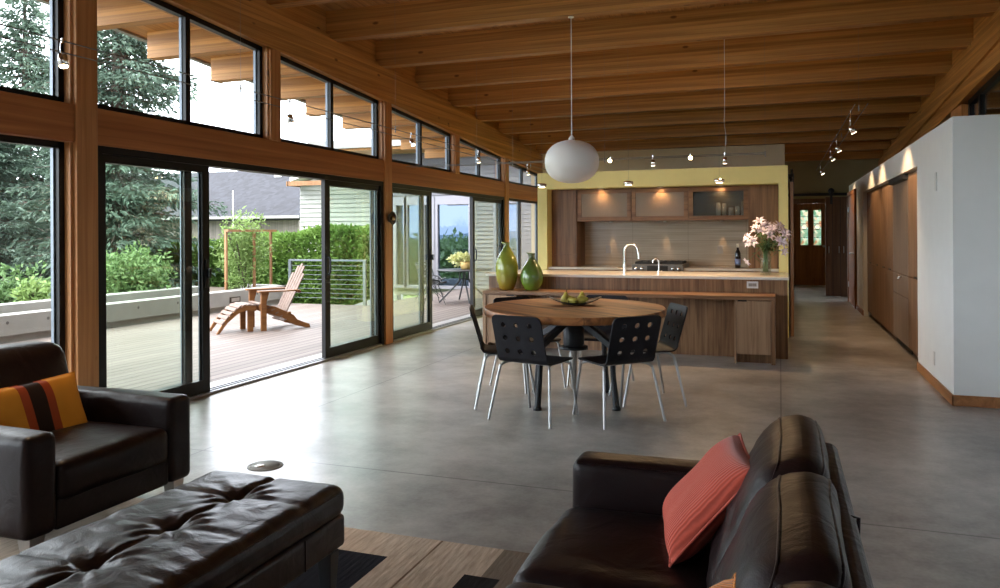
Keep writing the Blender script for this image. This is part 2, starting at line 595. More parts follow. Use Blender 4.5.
def tile():
    m, t, b = newmat('backsplash_tile')
    co = N(t, 'ShaderNodeTexCoord')
    sp = N(t, 'ShaderNodeSeparateXYZ')
    t.links.new(co.outputs['Object'], sp.inputs[0])
    mp = N(t, 'ShaderNodeMapping')
    mp.inputs['Scale'].default_value = (1.0, 1.0, 55)
    t.links.new(co.outputs['Object'], mp.inputs['Vector'])
    no = N(t, 'ShaderNodeTexNoise')
    no.inputs['Scale'].default_value = 1
    no.inputs['Detail'].default_value = 4
    t.links.new(mp.outputs[0], no.inputs['Vector'])
    ra = N(t, 'ShaderNodeValToRGB')
    ra.color_ramp.elements[0].position = 0.35
    ra.color_ramp.elements[1].position = 0.65
    ra.color_ramp.elements[0].color = (0.33, 0.265, 0.195, 1)
    ra.color_ramp.elements[1].color = (0.46, 0.375, 0.285, 1)
    t.links.new(no.outputs['Fac'], ra.inputs[0])
    col = ra.outputs[0]
    for ax, off, per in (('X', 0.35, 0.80), ('Z', 0.885, 0.365)):
        a = N(t, 'ShaderNodeMath', operation='SUBTRACT')
        a.inputs[1].default_value = off
        t.links.new(sp.outputs[ax], a.inputs[0])
        d = N(t, 'ShaderNodeMath', operation='FLOORED_MODULO')
        d.inputs[1].default_value = per
        t.links.new(a.outputs[0], d.inputs[0])
        g = N(t, 'ShaderNodeMath', operation='GREATER_THAN')
        g.inputs[1].default_value = 0.006
        t.links.new(d.outputs[0], g.inputs[0])
        mr = N(t, 'ShaderNodeMapRange')
        mr.inputs['To Min'].default_value = 0.65
        t.links.new(g.outputs[0], mr.inputs['Value'])
        mx = N(t, 'ShaderNodeMix', data_type='RGBA', blend_type='MULTIPLY')
        mx.inputs['Factor'].default_value = 1
        t.links.new(col, mx.inputs['A'])
        t.links.new(mr.outputs[0], mx.inputs['B'])
        col = mx.outputs['Result']
    t.links.new(col, b.inputs['Base Color'])
    b.inputs['Roughness'].default_value = 0.18
    bp = N(t, 'ShaderNodeBump')
    bp.inputs['Strength'].default_value = 0.25
    bp.inputs['Distance'].default_value = 0.01
    t.links.new(no.outputs['Fac'], bp.inputs['Height'])
    t.links.new(bp.outputs[0], b.inputs['Normal'])


tile()


def shingles():
    m, t, b = newmat('shingles')
    co = N(t, 'ShaderNodeTexCoord')
    mp = N(t, 'ShaderNodeMapping')
    mp.inputs['Scale'].default_value = (1, 1, 1.6)
    t.links.new(co.outputs['Object'], mp.inputs['Vector'])
    no = N(t, 'ShaderNodeTexVoronoi')
    no.inputs['Scale'].default_value = 5
    t.links.new(mp.outputs[0], no.inputs['Vector'])
    ra = N(t, 'ShaderNodeValToRGB')
    ra.color_ramp.elements[0].color = (0.005, 0.0055, 0.009, 1)
    ra.color_ramp.elements[1].color = (0.019, 0.0205, 0.029, 1)
    t.links.new(no.outputs['Color'], ra.inputs[0])
    t.links.new(ra.outputs[0], b.inputs['Base Color'])
    b.inputs['Roughness'].default_value = 0.9


shingles()


def stained():
    m, t, b = newmat('stained_glass')
    out = t.nodes['Material Output']
    co = N(t, 'ShaderNodeTexCoord')
    vo = N(t, 'ShaderNodeTexVoronoi')
    vo.inputs['Scale'].default_value = 15
    t.links.new(co.outputs['Object'], vo.inputs['Vector'])
    ra = N(t, 'ShaderNodeValToRGB')
    el = ra.color_ramp.elements
    el[0].color = (0.40, 0.43, 0.36, 1)
    el[0].position = 0
    el[1].color = (0.50, 0.48, 0.40, 1)
    el[1].position = 0.8
    for p, c in ((0.25, (0.20, 0.30, 0.22, 1)), (0.45, (0.38, 0.46, 0.42, 1)), (0.62, (0.42, 0.26, 0.18, 1))):
        q = el.new(p)
        q.color = c
    sp = N(t, 'ShaderNodeSeparateColor')
    t.links.new(vo.outputs['Color'], sp.inputs[0])
    t.links.new(sp.outputs[0], ra.inputs[0])
    tl = N(t, 'ShaderNodeBsdfTranslucent')
    tr = N(t, 'ShaderNodeBsdfTransparent')
    t.links.new(ra.outputs[0], tl.inputs[0])
    t.links.new(ra.outputs[0], tr.inputs[0])
    mx = N(t, 'ShaderNodeMixShader')
    mx.inputs[0].default_value = 0.5
    t.links.new(tl.outputs[0], mx.inputs[1])
    t.links.new(tr.outputs[0], mx.inputs[2])
    t.links.new(mx.outputs[0], out.inputs[0])


stained()


def rugmat():
    """beige rug with long bands, darker grey-brown bands and black rectangles woven in"""
    m, t, b = newmat('rug_wool')
    b.inputs['Roughness'].default_value = 0.95
    b.inputs['Specular IOR Level'].default_value = 0.1
    co = N(t, 'ShaderNodeTexCoord')
    sp = N(t, 'ShaderNodeSeparateXYZ')
    t.links.new(co.outputs['Object'], sp.inputs[0])
    mp = N(t, 'ShaderNodeMapping')
    mp.inputs['Scale'].default_value = (60, 8, 8)
    t.links.new(co.outputs['Object'], mp.inputs['Vector'])
    no = N(t, 'ShaderNodeTexNoise')
    no.inputs['Scale'].default_value = 1
    no.inputs['Detail'].default_value = 5
    t.links.new(mp.outputs[0], no.inputs['Vector'])
    ra = N(t, 'ShaderNodeValToRGB')
    ra.color_ramp.elements[0].position = 0.3
    ra.color_ramp.elements[1].position = 0.7
    ra.color_ramp.elements[0].color = (0.42, 0.325, 0.245, 1)
    ra.color_ramp.elements[1].color = (0.64, 0.52, 0.41, 1)
    t.links.new(no.outputs['Fac'], ra.inputs[0])
    col = ra.outputs[0]

    def rect(x0, x1, y0, y1):
        ms = []
        for ax, lo, hi in (('X', x0, x1), ('Y', y0, y1)):
            for op, v in (('GREATER_THAN', lo), ('LESS_THAN', hi)):
                g = N(t, 'ShaderNodeMath', operation=op)
                g.inputs[1].default_value = v
                t.links.new(sp.outputs[ax], g.inputs[0])
                ms.append(g.outputs[0])
        cur = ms[0]
        for q in ms[1:]:
            mu = N(t, 'ShaderNodeMath', operation='MULTIPLY')
            t.links.new(cur, mu.inputs[0])
            t.links.new(q, mu.inputs[1])
            cur = mu.outputs[0]
        return cur

    def over(col, fac, c):
        mx = N(t, 'ShaderNodeMix', data_type='RGBA')
        t.links.new(fac, mx.inputs['Factor'])
        t.links.new(col, mx.inputs['A'])
        mx.inputs['B'].default_value = c + (1,)
        return mx.outputs['Result']
    for r_, c in (((-1.415, -1.405, -5, 5), (0.20, 0.135, 0.09)),
                  ((-1.12, -0.93, -5, 5), (0.20, 0.16, 0.125)),
                  ((-2.35, -2.15, -5, 5), (0.27, 0.20, 0.145)),
                  ((-1.98, -1.56, 2.28, 2.91), (0.008, 0.008, 0.014)),
                  ((-1.19, -1.04, 2.2, 2.86), (0.018, 0.015, 0.016)),
                  ((-2.97, -2.55, 2.10, 3.02), (0.008, 0.008, 0.014)),
                  ((-3.3, -3.05, 1.2, 2.3), (0.15, 0.11, 0.08))):
        col = over(col, rect(*r_), c)
    t.links.new(col, b.inputs['Base Color'])
    bp = N(t, 'ShaderNodeBump')
    bp.inputs['Strength'].default_value = 0.5
    bp.inputs['Distance'].default_value = 0.01
    t.links.new(no.outputs['Fac'], bp.inputs['Height'])
    t.links.new(bp.outputs[0], b.inputs['Normal'])


rugmat()


# ------------------------------------------------------------------ mesh helpers
class MB:
    """collects shapes; coordinates are taken relative to `off`"""

    def __init__(s, off=(0, 0, 0)):
        s.v, s.f, s.sm = [], [], []
        s.off = off.location.copy() if isinstance(off, bpy.types.Object) else Vector(off)

    def add(s, vs, fs, smooth=False):
        n = len(s.v)
        o = s.off
        s.v.extend([(p[0] - o[0], p[1] - o[1], p[2] - o[2]) for p in vs])
        s.f.extend([tuple(i + n for i in q) for q in fs])
        s.sm.extend([smooth] * len(fs))
        return s

    def hexa(s, p):
        """eight corners: bottom 4 ccw, top 4 ccw"""
        return s.add(p, [(3, 2, 1, 0), (4, 5, 6, 7), (0, 1, 5, 4), (1, 2, 6, 5), (2, 3, 7, 6), (3, 0, 4, 7)])

    def box(s, x0, x1, y0, y1, z0, z1):
        return s.hexa([(x0, y0, z0), (x1, y0, z0), (x1, y1, z0), (x0, y1, z0), (x0, y0, z1), (x1, y0, z1), (x1, y1, z1), (x0, y1, z1)])

    def bar(s, a, b, w, h, up=(0, 0, 1)):
        """rectangular bar from a to b, w across, h along up"""
        a, b, up = Vector(a), Vector(b), Vector(up)
        d = (b - a).normalized()
        sd_ = d.cross(up)
        if sd_.length < 1e-4:
            sd_ = d.cross(Vector((1, 0, 0)))
        sd_.normalize()
        u = sd_.cross(d).normalized()
        p = []
        for q in (a, b):
            for i, j in ((-1, -1), (1, -1), (1, 1), (-1, 1)):
                p.append(q + sd_ * (w / 2 * i) + u * (h / 2 * j))
        return s.add(p, [(3, 2, 1, 0), (4, 5, 6, 7), (0, 1, 5, 4), (1, 2, 6, 5), (2, 3, 7, 6), (3, 0, 4, 7)])

    def tube(s, pts, r, n=8, caps=True):
        pts = [Vector(p) for p in pts]
        rs = r if isinstance(r, (list, tuple)) else [r] * len(pts)
        ring = []
        ref = None
        for i, p in enumerate(pts):
            d = (pts[min(i + 1, len(pts) - 1)] - pts[max(i - 1, 0)]).normalized()
            if ref is None:
                ref = d.orthogonal().normalized()
            ref = (ref - d * ref.dot(d))
            if ref.length < 1e-5:
                ref = d.orthogonal()
            ref.normalize()
            bn = d.cross(ref)
            ring.append([p + (ref * math.cos(6.28318 * k / n) + bn * math.sin(6.28318 * k / n)) * rs[i] for k in range(n)])
        vs = [q for rg in ring for q in rg]
        fs = []
        for i in range(len(pts) - 1):
            for k in range(n):
                fs.append((i * n + k, i * n + (k + 1) % n, (i + 1) * n + (k + 1) % n, (i + 1) * n + k))
        s.add(vs, fs, True)
        if caps:
            s.add(ring[0], [tuple(range(n))[::-1]])
            s.add(ring[-1], [tuple(range(n))])
        return s

    def lathe(s, prof, c=(0, 0, 0), n=32, fn=None):
        vs, fs = [], []
        m = len(prof)
        for k in range(n):
            a = 6.2831853 * k / n
            for r_, z in prof:
                p = Vector((r_ * math.cos(a), r_ * math.sin(a), z))
                if fn:
                    p = Vector(fn(p))
                vs.append(p + Vector(c))
        for k in range(n):
            for i in range(m - 1):
                fs.append((k * m + i, ((k + 1) % n) * m + i, ((k + 1) % n) * m + i + 1, k * m + i + 1))
        return s.add(vs, fs, True)

    def prism(s, poly, a0, a1, axis='X'):
        """extrude a 2-D polygon along an axis; poly holds the other two coordinates in order"""
        n = len(poly)

        def mk(a, q):
            return {'X': (a, q[0], q[1]), 'Y': (q[0], a, q[1]), 'Z': (q[0], q[1], a)}[axis]
        vs = [mk(a0, q) for q in poly] + [mk(a1, q) for q in poly]
        fs = [tuple(range(n))[::-1], tuple(range(n, 2 * n))]
        for i in range(n):
            j = (i + 1) % n
            fs.append((i, j, n + j, n + i))
        return s.add(vs, fs)

    def soft(s, c, h, r, puff=(0, 0, 0), fn=None, n=14, m=4):
        """rounded box centred at c with half sizes h, edge radius r, bulged faces; fn deforms local points"""
        c = Vector(c)

        def coords(hh):
            a = [-hh + r * (1 - math.cos(math.pi / 2 * i / m)) for i in range(m)]
            k = max(2, int(n))
            mid = [(-hh + r) + (2 * hh - 2 * r) * i / k for i in range(k + 1)]
            return a + mid + [-q for q in reversed(a)]
        ax = [coords(h[i]) for i in range(3)]
        idx = {}
        vs, fs = [], []

        def vert(x, y, z):
            key = (round(x, 6), round(y, 6), round(z, 6))
            if key in idx:
                return idx[key]
            p = Vector((x, y, z))
            inn = Vector([max(-(h[i] - r), min(h[i] - r, p[i])) for i in range(3)])
            d = p - inn
            if d.length > 1e-7:
                # map cube corner region to the sphere
                q = inn + d.normalized() * r
            else:
                q = p
            f = [max(0, 1 - (q[i] / h[i]) ** 2) for i in range(3)]
            q = Vector((q.x + puff[0] * (q.x / h[0]) * f[1] * f[2], q.y + puff[1] * (q.y / h[1]) * f[0] * f[2], q.z + puff[2] * (q.z / h[2]) * f[0] * f[1]))
            if fn:
                q = Vector(fn(q))
            vs.append(q + c)
            idx[key] = len(vs) - 1
            return idx[key]
        for d in range(3):
            a, b = [(1, 2), (2, 0), (0, 1)][d]
            for sgn in (-1, 1):
                for i in range(len(ax[a]) - 1):
                    for j in range(len(ax[b]) - 1):
                        q = []
                        for (ii, jj) in ((i, j), (i + 1, j), (i + 1, j + 1), (i, j + 1)):
                            co = [0, 0, 0]
                            co[d] = sgn * h[d]
                            co[a] = ax[a][ii]
                            co[b] = ax[b][jj]
                            q.append(vert(*co))
                        fs.append(tuple(q) if sgn > 0 else tuple(q[::-1]))
        return s.add(vs, fs, True)

    def build(s, name, mat, parent=None, bevel=0.0, loc=None, rz=0.0, seg=2, solid=0.0):
        me = bpy.data.meshes.new(name)
        me.from_pydata(s.v, [], s.f)
        me.polygons.foreach_set('use_smooth', s.sm)
        me.update()
        me.materials.append(M[mat])
        o = bpy.data.objects.new(name, me)
        C.objects.link(o)
        if parent is not None:
            o.parent = parent
        if loc is not None:
            o.location = loc
        o.rotation_euler = (0, 0, rz)
        if solid:
            sm_ = o.modifiers.new('thick', 'SOLIDIFY')
            sm_.thickness = solid
            sm_.offset = 0
        if bevel:
            bm_ = o.modifiers.new('bevel', 'BEVEL')
            bm_.width = bevel
            bm_.segments = seg
            bm_.limit_method = 'ANGLE'
            bm_.angle_limit = R(40)
        return o


def thing(name, label, cat, loc=(0, 0, 0), rz=0.0, group=None):
    o = bpy.data.objects.new(name, None)
    o.empty_display_size = 0.1
    C.objects.link(o)
    o.location = loc
    o.rotation_euler = (0, 0, rz)
    return tag(o, label, cat, group)


def tag(o, label, cat, group=None, kind=None):
    o['label'] = label
    o['category'] = cat
    if group:
        o['group'] = group
    if kind:
        o['kind'] = kind
    return o


def single(name, mb, mat, label, cat, group=None, **kw):
    """a thing that is one mesh; its origin is mb.off"""
    return tag(mb.build(name, mat, loc=mb.off, **kw), label, cat, group)


def struct(name, mb, mat, parent=None, **kw):
    o = mb.build(name, mat, parent, **kw)
    if parent is None:
        o['kind'] = 'structure'
    return o


def sroot(name):
    o = bpy.data.objects.new(name, None)
    C.objects.link(o)
    o['kind'] = 'structure'
    return o


def dup(root, loc=None, rz=None, label=None, group=None):
    r = root.copy()
    C.objects.link(r)
    if loc is not None:
        r.location = loc
    if rz is not None:
        r.rotation_euler = (0, 0, rz)
    if label:
        r['label'] = label
    if group:
        r['group'] = group
    for ch in list(root.children):
        c = ch.copy()
        C.objects.link(c)
        c.parent = r
        for g in list(ch.children):
            d = g.copy()
            C.objects.link(d)
            d.parent = c
    return r


def smooth_path(pts, k=6):
    """Catmull-Rom through points"""
    P = [Vector(p) for p in pts]
    P = [P[0] * 2 - P[1]] + P + [P[-1] * 2 - P[-2]]
    out = []
    for i in range(1, len(P) - 2):
        for j in range(k):
            t = j / k
            a, b, c, d = P[i - 1], P[i], P[i + 1], P[i + 2]
            out.append(0.5 * ((2 * b) + (c - a) * t + (2 * a - 5 * b + 4 * c - d) * t * t + (3 * b - a - 3 * c + d) * t ** 3))
    out.append(P[-2])
    return out


def spot(loc, tgt, energy, ang=60, blend=0.6, col=(1.0, 0.66, 0.36), rad=0.02):
    l = bpy.data.lights.new('lamp_light', 'SPOT')
    l.energy = energy
    l.spot_size = R(ang)
    l.spot_blend = blend
    l.color = col
    l.shadow_soft_size = rad
    o = bpy.data.objects.new('lamp_light', l)
    o.location = loc
    o.rotation_euler = (Vector(tgt) - Vector(loc)).to_track_quat('-Z', 'Y').to_euler()
    C.objects.link(o)
    return o

# ================================================================== STRUCTURE
XL = -4.6          # room face of the glass wall
XR = 1.92          # right wall with clerestory
YB = -3.4          # wall behind the sofa


def zh(y):         # underside of the left header; the roof falls away from the viewer
    return 3.585 - 0.0655 * y


def zdeck(y):
    return zh(y) + 0.72


struct('floor', MB().box(-4.98, 6.0, YB - .1, 21.6, -0.15, 0.0), 'polished_concrete')

# roof: sloped board deck and horizontal beams
NB, YE = YB - 0.6, 21.9


def slope_slab(x0, x1, y0, y1, f0, f1):
    return [(x0, y0, f0(y0)), (x1, y0, f0(y0)), (x1, y1, f0(y1)), (x0, y1, f0(y1)), (x0, y0, f1(y0)), (x1, y0, f1(y0)), (x1, y1, f1(y1)), (x0, y1, f1(y1))]


b = MB()
b.hexa(slope_slab(-7.36, XR + 2.2, NB, 15.75, zdeck, lambda y: zdeck(y) + .10))
b.hexa(slope_slab(XL - .3, XR + 2.2, 15.75, YE, zdeck, lambda y: zdeck(y) + .10))
struct('ceiling', b, 'fir_deck')
b = MB()
b.hexa(slope_slab(-7.44, -7.36, NB, 15.83, lambda y: zdeck(y) - .03, lambda y: zdeck(y) + .16))
b.box(-7.44, -4.9, 15.75, 15.83, zdeck(15.8) - .03, zdeck(15.8) + .16)
struct('trim_1', b, 'gutter')
for k in range(-9, 13):
    y = 7.45 + 1.11 * k
    zb = zh(y) + .41
    x0 = -7.18 if k <= 7 else XL - .2
    b = MB((0, y, zb))
    b.box(x0, XR + 1.9, y - .075, y + .075, zb, zb + .325)
    struct('ceiling_beam', b, 'fir_beam', loc=(0, y, zb), bevel=.004)
# left header and the blocking above it
b = MB().hexa(slope_slab(XL - .26, XL, YB, 15.6, zh, lambda y: zh(y) + .405))
struct('header_beam', b, 'fir_header')
b = MB().hexa(slope_slab(XL - .2, XL - .08, YB, 15.6, lambda y: zh(y) + .405, lambda y: zdeck(y) + .01))
b.hexa(slope_slab(XL - .12, XL - .035, YB, 15.6, lambda y: zh(y) + .405, lambda y: zh(y) + .455))
struct('wall_left_blocking', b, 'fir_header')
# right header
b = MB().hexa(slope_slab(XR, XR + .22, YB, 17.8, lambda y: zh(y) - .10, lambda y: zh(y) + .405))
b.hexa(slope_slab(XR + .05, XR + .2, YB, 17.8, lambda y: zh(y) + .405, lambda y: zdeck(y) + .01))
b.hexa(slope_slab(XR - .03, XR, YB, 17.8, lambda y: zh(y) + .08, lambda y: zh(y) + .26))
struct('wall_right_header', b, 'fir_header')

POSTS = [(-4.83, -4.65), (-.38, -.20), (4.07, 4.25), (8.55, 8.73), (13.03, 13.21)]
MIDS = [(-2.6, -2.44), (1.84, 2.0), (6.27, 6.43), (10.79, 10.95)]
for y0, y1 in POSTS[1:]:
    b = MB((XL - .13, (y0 + y1) / 2, 0))
    b.box(XL - .18, XL + .012, y0, y1, 0, zh(y1) + .002)
    struct('column', b, 'fir_post', loc=b.off, bevel=.006)
for y0, y1 in MIDS:
    b = MB((XL - .13, (y0 + y1) / 2, 0))
    b.box(XL - .15, XL + .004, y0, y1, 2.28, zh(y1) + .002)
    struct('column', b, 'fir_post', loc=b.off, bevel=.005)
bays = [(YB, -.38), (-.20, 4.07), (4.25, 8.55), (8.73, 13.03), (13.21, 15.35)]
for i, (y0, y1) in enumerate(bays):
    b = MB((XL - .13, (y0 + y1) / 2, 2.02))
    b.box(XL - .26, XL - .005, y0, y1, 2.02, 2.285)
    struct('wall_left_rail', b, 'fir_rail', loc=b.off, bevel=.006)
# pale timber linings beside the clerestory and the fixed window
b = MB()
for y0, y1 in POSTS[2:]:
    b.box(XL - .16, XL - .02, y0 - .022, y0 - .001, 2.285, zh(y0))
for y0, y1 in MIDS[1:]:
    b.box(XL - .16, XL - .02, y0 - .022, y0 - .001, 2.285, zh(y0))
b.box(XL - .16, XL - .02, 4.045, 4.069, .0, 2.02)
struct('trim_2', b, 'fir_post')

wn = 0


def window(y0, y1, z0, top0, top1, mull=None, x=XL - .105, fw=.045, fd=.06, g='window_glass', grey=True):
    """black framed window in the glass wall; its top may slope"""
    global wn
    wn += 1
    r = sroot('window_%d' % wn)

    def zt(y):
        return top0 + (top1 - top0) * (y - y0) / (y1 - y0)
    b = MB()
    xa, xb = x - fd / 2, x + fd / 2
    b.box(xa, xb, y0, y1, z0, z0 + fw)
    b.hexa([(xa, y0, zt(y0) - fw), (xb, y0, zt(y0) - fw), (xb, y1, zt(y1) - fw), (xa, y1, zt(y1) - fw),
            (xa, y0, zt(y0)), (xb, y0, zt(y0)), (xb, y1, zt(y1)), (xa, y1, zt(y1))])
    ys = [y0 + fw / 2] + ([mull] if mull else []) + [y1 - fw / 2]
    for i, y in enumerate(ys):
        hw = fw / 2 if i in (0, len(ys) - 1) else fw * .62
        b.hexa([(xa, y - hw, z0), (xb, y - hw, z0), (xb, y + hw, z0), (xa, y + hw, z0),
                (xa, y - hw, zt(y - hw)), (xb, y - hw, zt(y - hw)), (xb, y + hw, zt(y + hw)), (xa, y + hw, zt(y + hw))])
    struct('window_frame', b, 'black_frame', r)
    for i in range(len(ys) - 1):
        a, c = ys[i] + fw * .5, ys[i + 1] - fw * .5
        p = MB()
        p.hexa([(x - .006, a, z0 + fw), (x + .006, a, z0 + fw), (x + .006, c, z0 + fw), (x - .006, c, z0 + fw),
                (x - .006, a, zt(a) - fw), (x + .006, a, zt(a) - fw), (x + .006, c, zt(c) - fw), (x - .006, c, zt(c) - fw)])
        struct('glass_pane', p, g, r)
        if grey:
            q = MB()
            for e_ in (a, c):
                q.hexa([(xa - .004, e_ - .012, z0 + fw), (x - .008, e_ - .012, z0 + fw), (x - .008, e_ + .012, z0 + fw), (xa - .004, e_ + .012, z0 + fw),
                        (xa - .004, e_ - .012, zt(e_) - fw), (x - .008, e_ - .012, zt(e_) - fw), (x - .008, e_ + .012, zt(e_) - fw), (xa - .004, e_ + .012, zt(e_) - fw)])
            struct('glazing_bead', q, 'gasket', r)


for y0, y1 in [(-.20, 1.84), (2.0, 4.045), (4.25, 6.25), (6.43, 8.53), (8.73, 10.77), (10.95, 13.01), (13.21, 15.30)]:
    window(y0, y1, 2.285, zh(y0), zh(y1), (y0 + y1) / 2)
window(-.20, 4.045, .02, 2.02, 2.02, 1.9)
window(13.21, 15.3, .02, 2.02, 2.02, 14.1)
window(YB + .1, -.38, .02, 2.02, 2.02, -1.9)
window(YB + .1, -2.6, 2.285, zh(YB), zh(-2.6))
window(-2.44, -.38, 2.285, zh(-2.44), zh(-.38))

dn = 0


def panel(r, x, y0, y1, handle_y=None, dh=False, z1=1.965):
    """one glazed sliding leaf: stiles, rails, glass, handle"""
    st, br = .085, .10
    b = MB()
    b.box(x - .022, x + .022, y0, y0 + st, .03, z1)
    b.box(x - .022, x + .022, y1 - st, y1, .03, z1)
    b.box(x - .022, x + .022, y0 + st, y1 - st, .03, .03 + br)
    b.box(x - .022, x + .022, y0 + st, y1 - st, z1 - .06, z1)
    lf = struct('door_leaf_frame', b, 'black_frame', r)
    struct('door_glass', MB().box(x - .006, x + .006, y0 + st, y1 - st, .03 + br, z1 - .06), 'door_glass', r)
    q = MB()
    for e_ in (y0 + st, y1 - st):
        q.box(x - .018, x - .007, e_ - .010, e_ + .014, .13, z1 - .06)
    struct('glazing_bead', q, 'gasket', r)
    if handle_y:
        h = MB()
        if dh:
            h.tube(smooth_path([(x + .02, handle_y, .93), (x + .06, handle_y, .95), (x + .065, handle_y, 1.03), (x + .06, handle_y, 1.11), (x + .02, handle_y, 1.13)], 4), .011, 8)
            h.box(x + .02, x + .03, handle_y - .022, handle_y + .022, .90, 1.16)
        else:
            h.box(x + .02, x + .034, handle_y - .022, handle_y + .022, .92, 1.16)
            h.box(x + .034, x + .065, handle_y - .014, handle_y + .014, 1.00, 1.08)
        struct('door_handle', h, 'black_metal', r, bevel=.003)


def slider(y0, y1, la, ra, dh):
    global dn
    dn += 1
    r = sroot('door_%d' % dn)
    b = MB()
    xa, xb = XL - .145, XL - .015
    b.box(xa, xb, y0, y0 + .065, 0, 2.02)
    b.box(xa, xb, y1 - .065, y1, 0, 2.02)
    b.box(xa, xb, y0 + .065, y1 - .065, 1.965, 2.02)
    struct('door_frame', b, 'black_frame', r)
    s = MB()
    s.box(xa, XL - .01, y0 + .065, y1 - .065, 0, .022)
    struct('door_sill', s, 'sill_metal', r)
    t_ = MB()
    for x in (XL - .105, XL - .05):
        t_.box(x - .005, x + .005, y0 + .065, y1 - .065, .022, .028)
    struct('door_track', t_, 'black_frame', r)
    xo, xi = XL - .115, XL - .064
    # fixed leaves outside, sliding leaves parked in front of them
    panel(r, xo, y0 + .045, la - .155)
    panel(r, xi, y0 + .03, la, la - .04, dh[0])
    panel(r, xo, ra + .10, y1 - .045)
    panel(r, xi, ra, y1 - .03, ra + .04, dh[1])


slider(4.25, 8.55, 5.46, 7.27, (False, True))
slider(8.73, 13.03, 10.02, 11.58, (False, True))

# wall behind the seating
struct('wall_back', MB().box(-4.9, XR, YB - .2, YB, 0, zdeck(YB)), 'white_wall')

# right wall of the living room and the clerestory above it and above the white volume
struct('wall_right', MB().box(XR, XR + .2, YB, 6.94, 0, 2.30), 'white_wall')
b = MB()
RP = [(YB, -3.2), (1.2, 1.6), (4.6, 5.0), (7.85, 8.06), (9.96, 10.55), (13.2, 13.7), (17.4, 17.8)]
for y0, y1 in RP:
    b.box(XR + .005, XR + .2, y0, y1, 2.27, zh(y1) - .10)
struct('wall_right_posts', b, 'fir_post')
for i in range(len(RP) - 1):
    y0, y1 = RP[i][1], RP[i + 1][0]
    window(y0, y1, 2.28, zh(y0) - .10, zh(y1) - .10, y0 + (y1 - y0) * .73, x=XR + .10, fw=.06, grey=False)

# ---------------------------------------------------------------- white volume with recessed cupboards
XV, YV, ZV = 1.278, 6.94, 2.27
Y0R, Y1R = 8.62, 13.9      # recess
ZR = 2.015
b = MB()
b.box(XV, XV + .12, YV, Y0R, 0, ZV)                  # near pier, hall face
b.box(XV, XV + .12, Y0R, Y1R, ZR, ZV)                # band over the recess
b.box(XV, XV + .12, Y1R, 15.2, 0, ZV)
b.box(XV, XV + .12, 15.2, 16.55, 2.06, ZV)
b.box(XV, XV + .12, 16.55, 16.68, 0, ZV)
b.box(XV + .12, XR + .2, YV, YV + .12, 0, ZV)        # front face
b.box(XV + .12, XR + .2, YV + .12, 16.68, ZV - .1, ZV)
b.box(XV + .12, XR + .2, 16.56, 16.68, 0, ZV - .1)
b.box(XV + .12, XR, Y0R - .05, Y0R, 0, ZV - .1)
b.box(XV + .12, XR, Y1R, Y1R + .05, 0, ZV - .1)
b.box(XR + .1, XR + .2, YV + .12, 16.56, 0, ZV - .1)
struct('wall_hall_right', b, 'white_wall')
b = MB()
b.box(XV - .014, XV, YV - .014, Y0R - .02, 0, .085)
b.box(XV - .014, XR + .0, YV - .014, YV, 0, .085)
b.box(XV - .014, XV, Y1R + .02, 15.12, 0, .085)
struct('baseboard_right', b, 'base_wood', bevel=.003)
# wooden door in the hall side of the volume
dn += 1
r = sroot('door_%d' % dn)
b = MB()
b.box(XV - .035, XV + .06, 15.08, 15.2, 0, 2.13)
b.box(XV - .035, XV + .06, 16.55, 16.67, 0, 2.13)
b.box(XV - .035, XV + .06, 15.2, 16.55, 2.06, 2.13)
struct('door_frame', b, 'door_wood', r)
struct('door_leaf', MB().box(XV - .022, XV + .05, 15.2, 16.55, .01, 2.06), 'door_wood', r)
h = MB()
h.tube([(XV - .02, 15.33, .98), (XV - .085, 15.33, .98), (XV - .085, 15.45, .98)], .011)
struct('door_handle', h, 'satin_steel', r)
h = MB()
for z in (.3, 1.75):
    h.box(XV - .03, XV - .02, 16.5, 16.55, z, z + .1)
struct('door_hinge', h, 'satin_steel', r)

# ---------------------------------------------------------------- end of the hall
YH = 17.8
b = MB()
b.box(-5.0, .10, YH, YH + .15, 0, zdeck(YH) - .02)
b.box(.10, 1.2, YH, YH + .15, 2.14, zdeck(YH) - .02)
b.box(1.2, XR + .2, YH, YH + .15, 0, zdeck(YH) - .02)
struct('wall_hall_end', b, 'hall_wall')
b = MB()
b.box(-.6, .30, 21.5, 21.65, 0, 2.8)
b.box(1.16, 2.2, 21.5, 21.65, 0, 2.8)
b.box(.30, 1.16, 21.5, 21.65, 2.2, 2.8)
b.box(-.7, -.6, YH + .15, 18.3, 0, 2.7)
b.box(-.7, -.6, 21.2, 21.65, 0, 2.7)
b.box(-.7, -.6, 18.3, 21.2, 0, .3)
b.box(2.2, 2.3, YH + .15, 21.65, 0, 2.7)
struct('wall_entry', b, 'hall_wall')
window(18.3, 21.2, .3, 2.6, 2.6, 19.75, x=-.65, grey=False)  # unseen side window, added so daylight reaches the entry floor and front door
dn += 1
r = sroot('door_%d' % dn)
b = MB()
b.box(.22, .31, 21.46, 21.52, 0, 2.22)
b.box(1.10, 1.19, 21.46, 21.52, 0, 2.22)
b.box(.31, 1.10, 21.46, 21.52, 2.10, 2.22)
struct('door_frame', b, 'dark_wood', r)
b = MB()
px = [(.50, .68), (.815, .995)]
z0, z1 = 1.03, 1.93
b.box(.31, 1.10, 21.52, 21.57, .0, z0)
b.box(.31, 1.10, 21.52, 21.57, z1, 2.10)
for xa, xb in ((.31, px[0][0]), (px[0][1], px[1][0]), (px[1][1], 1.10)):
    b.box(xa, xb, 21.52, 21.57, z0, z1)
b.box(.40, .66, 21.512, 21.52, .18, .92)
b.box(.78, 1.02, 21.512, 21.52, .18, .92)
struct('door_leaf', b, 'door_wood', r, bevel=.004)
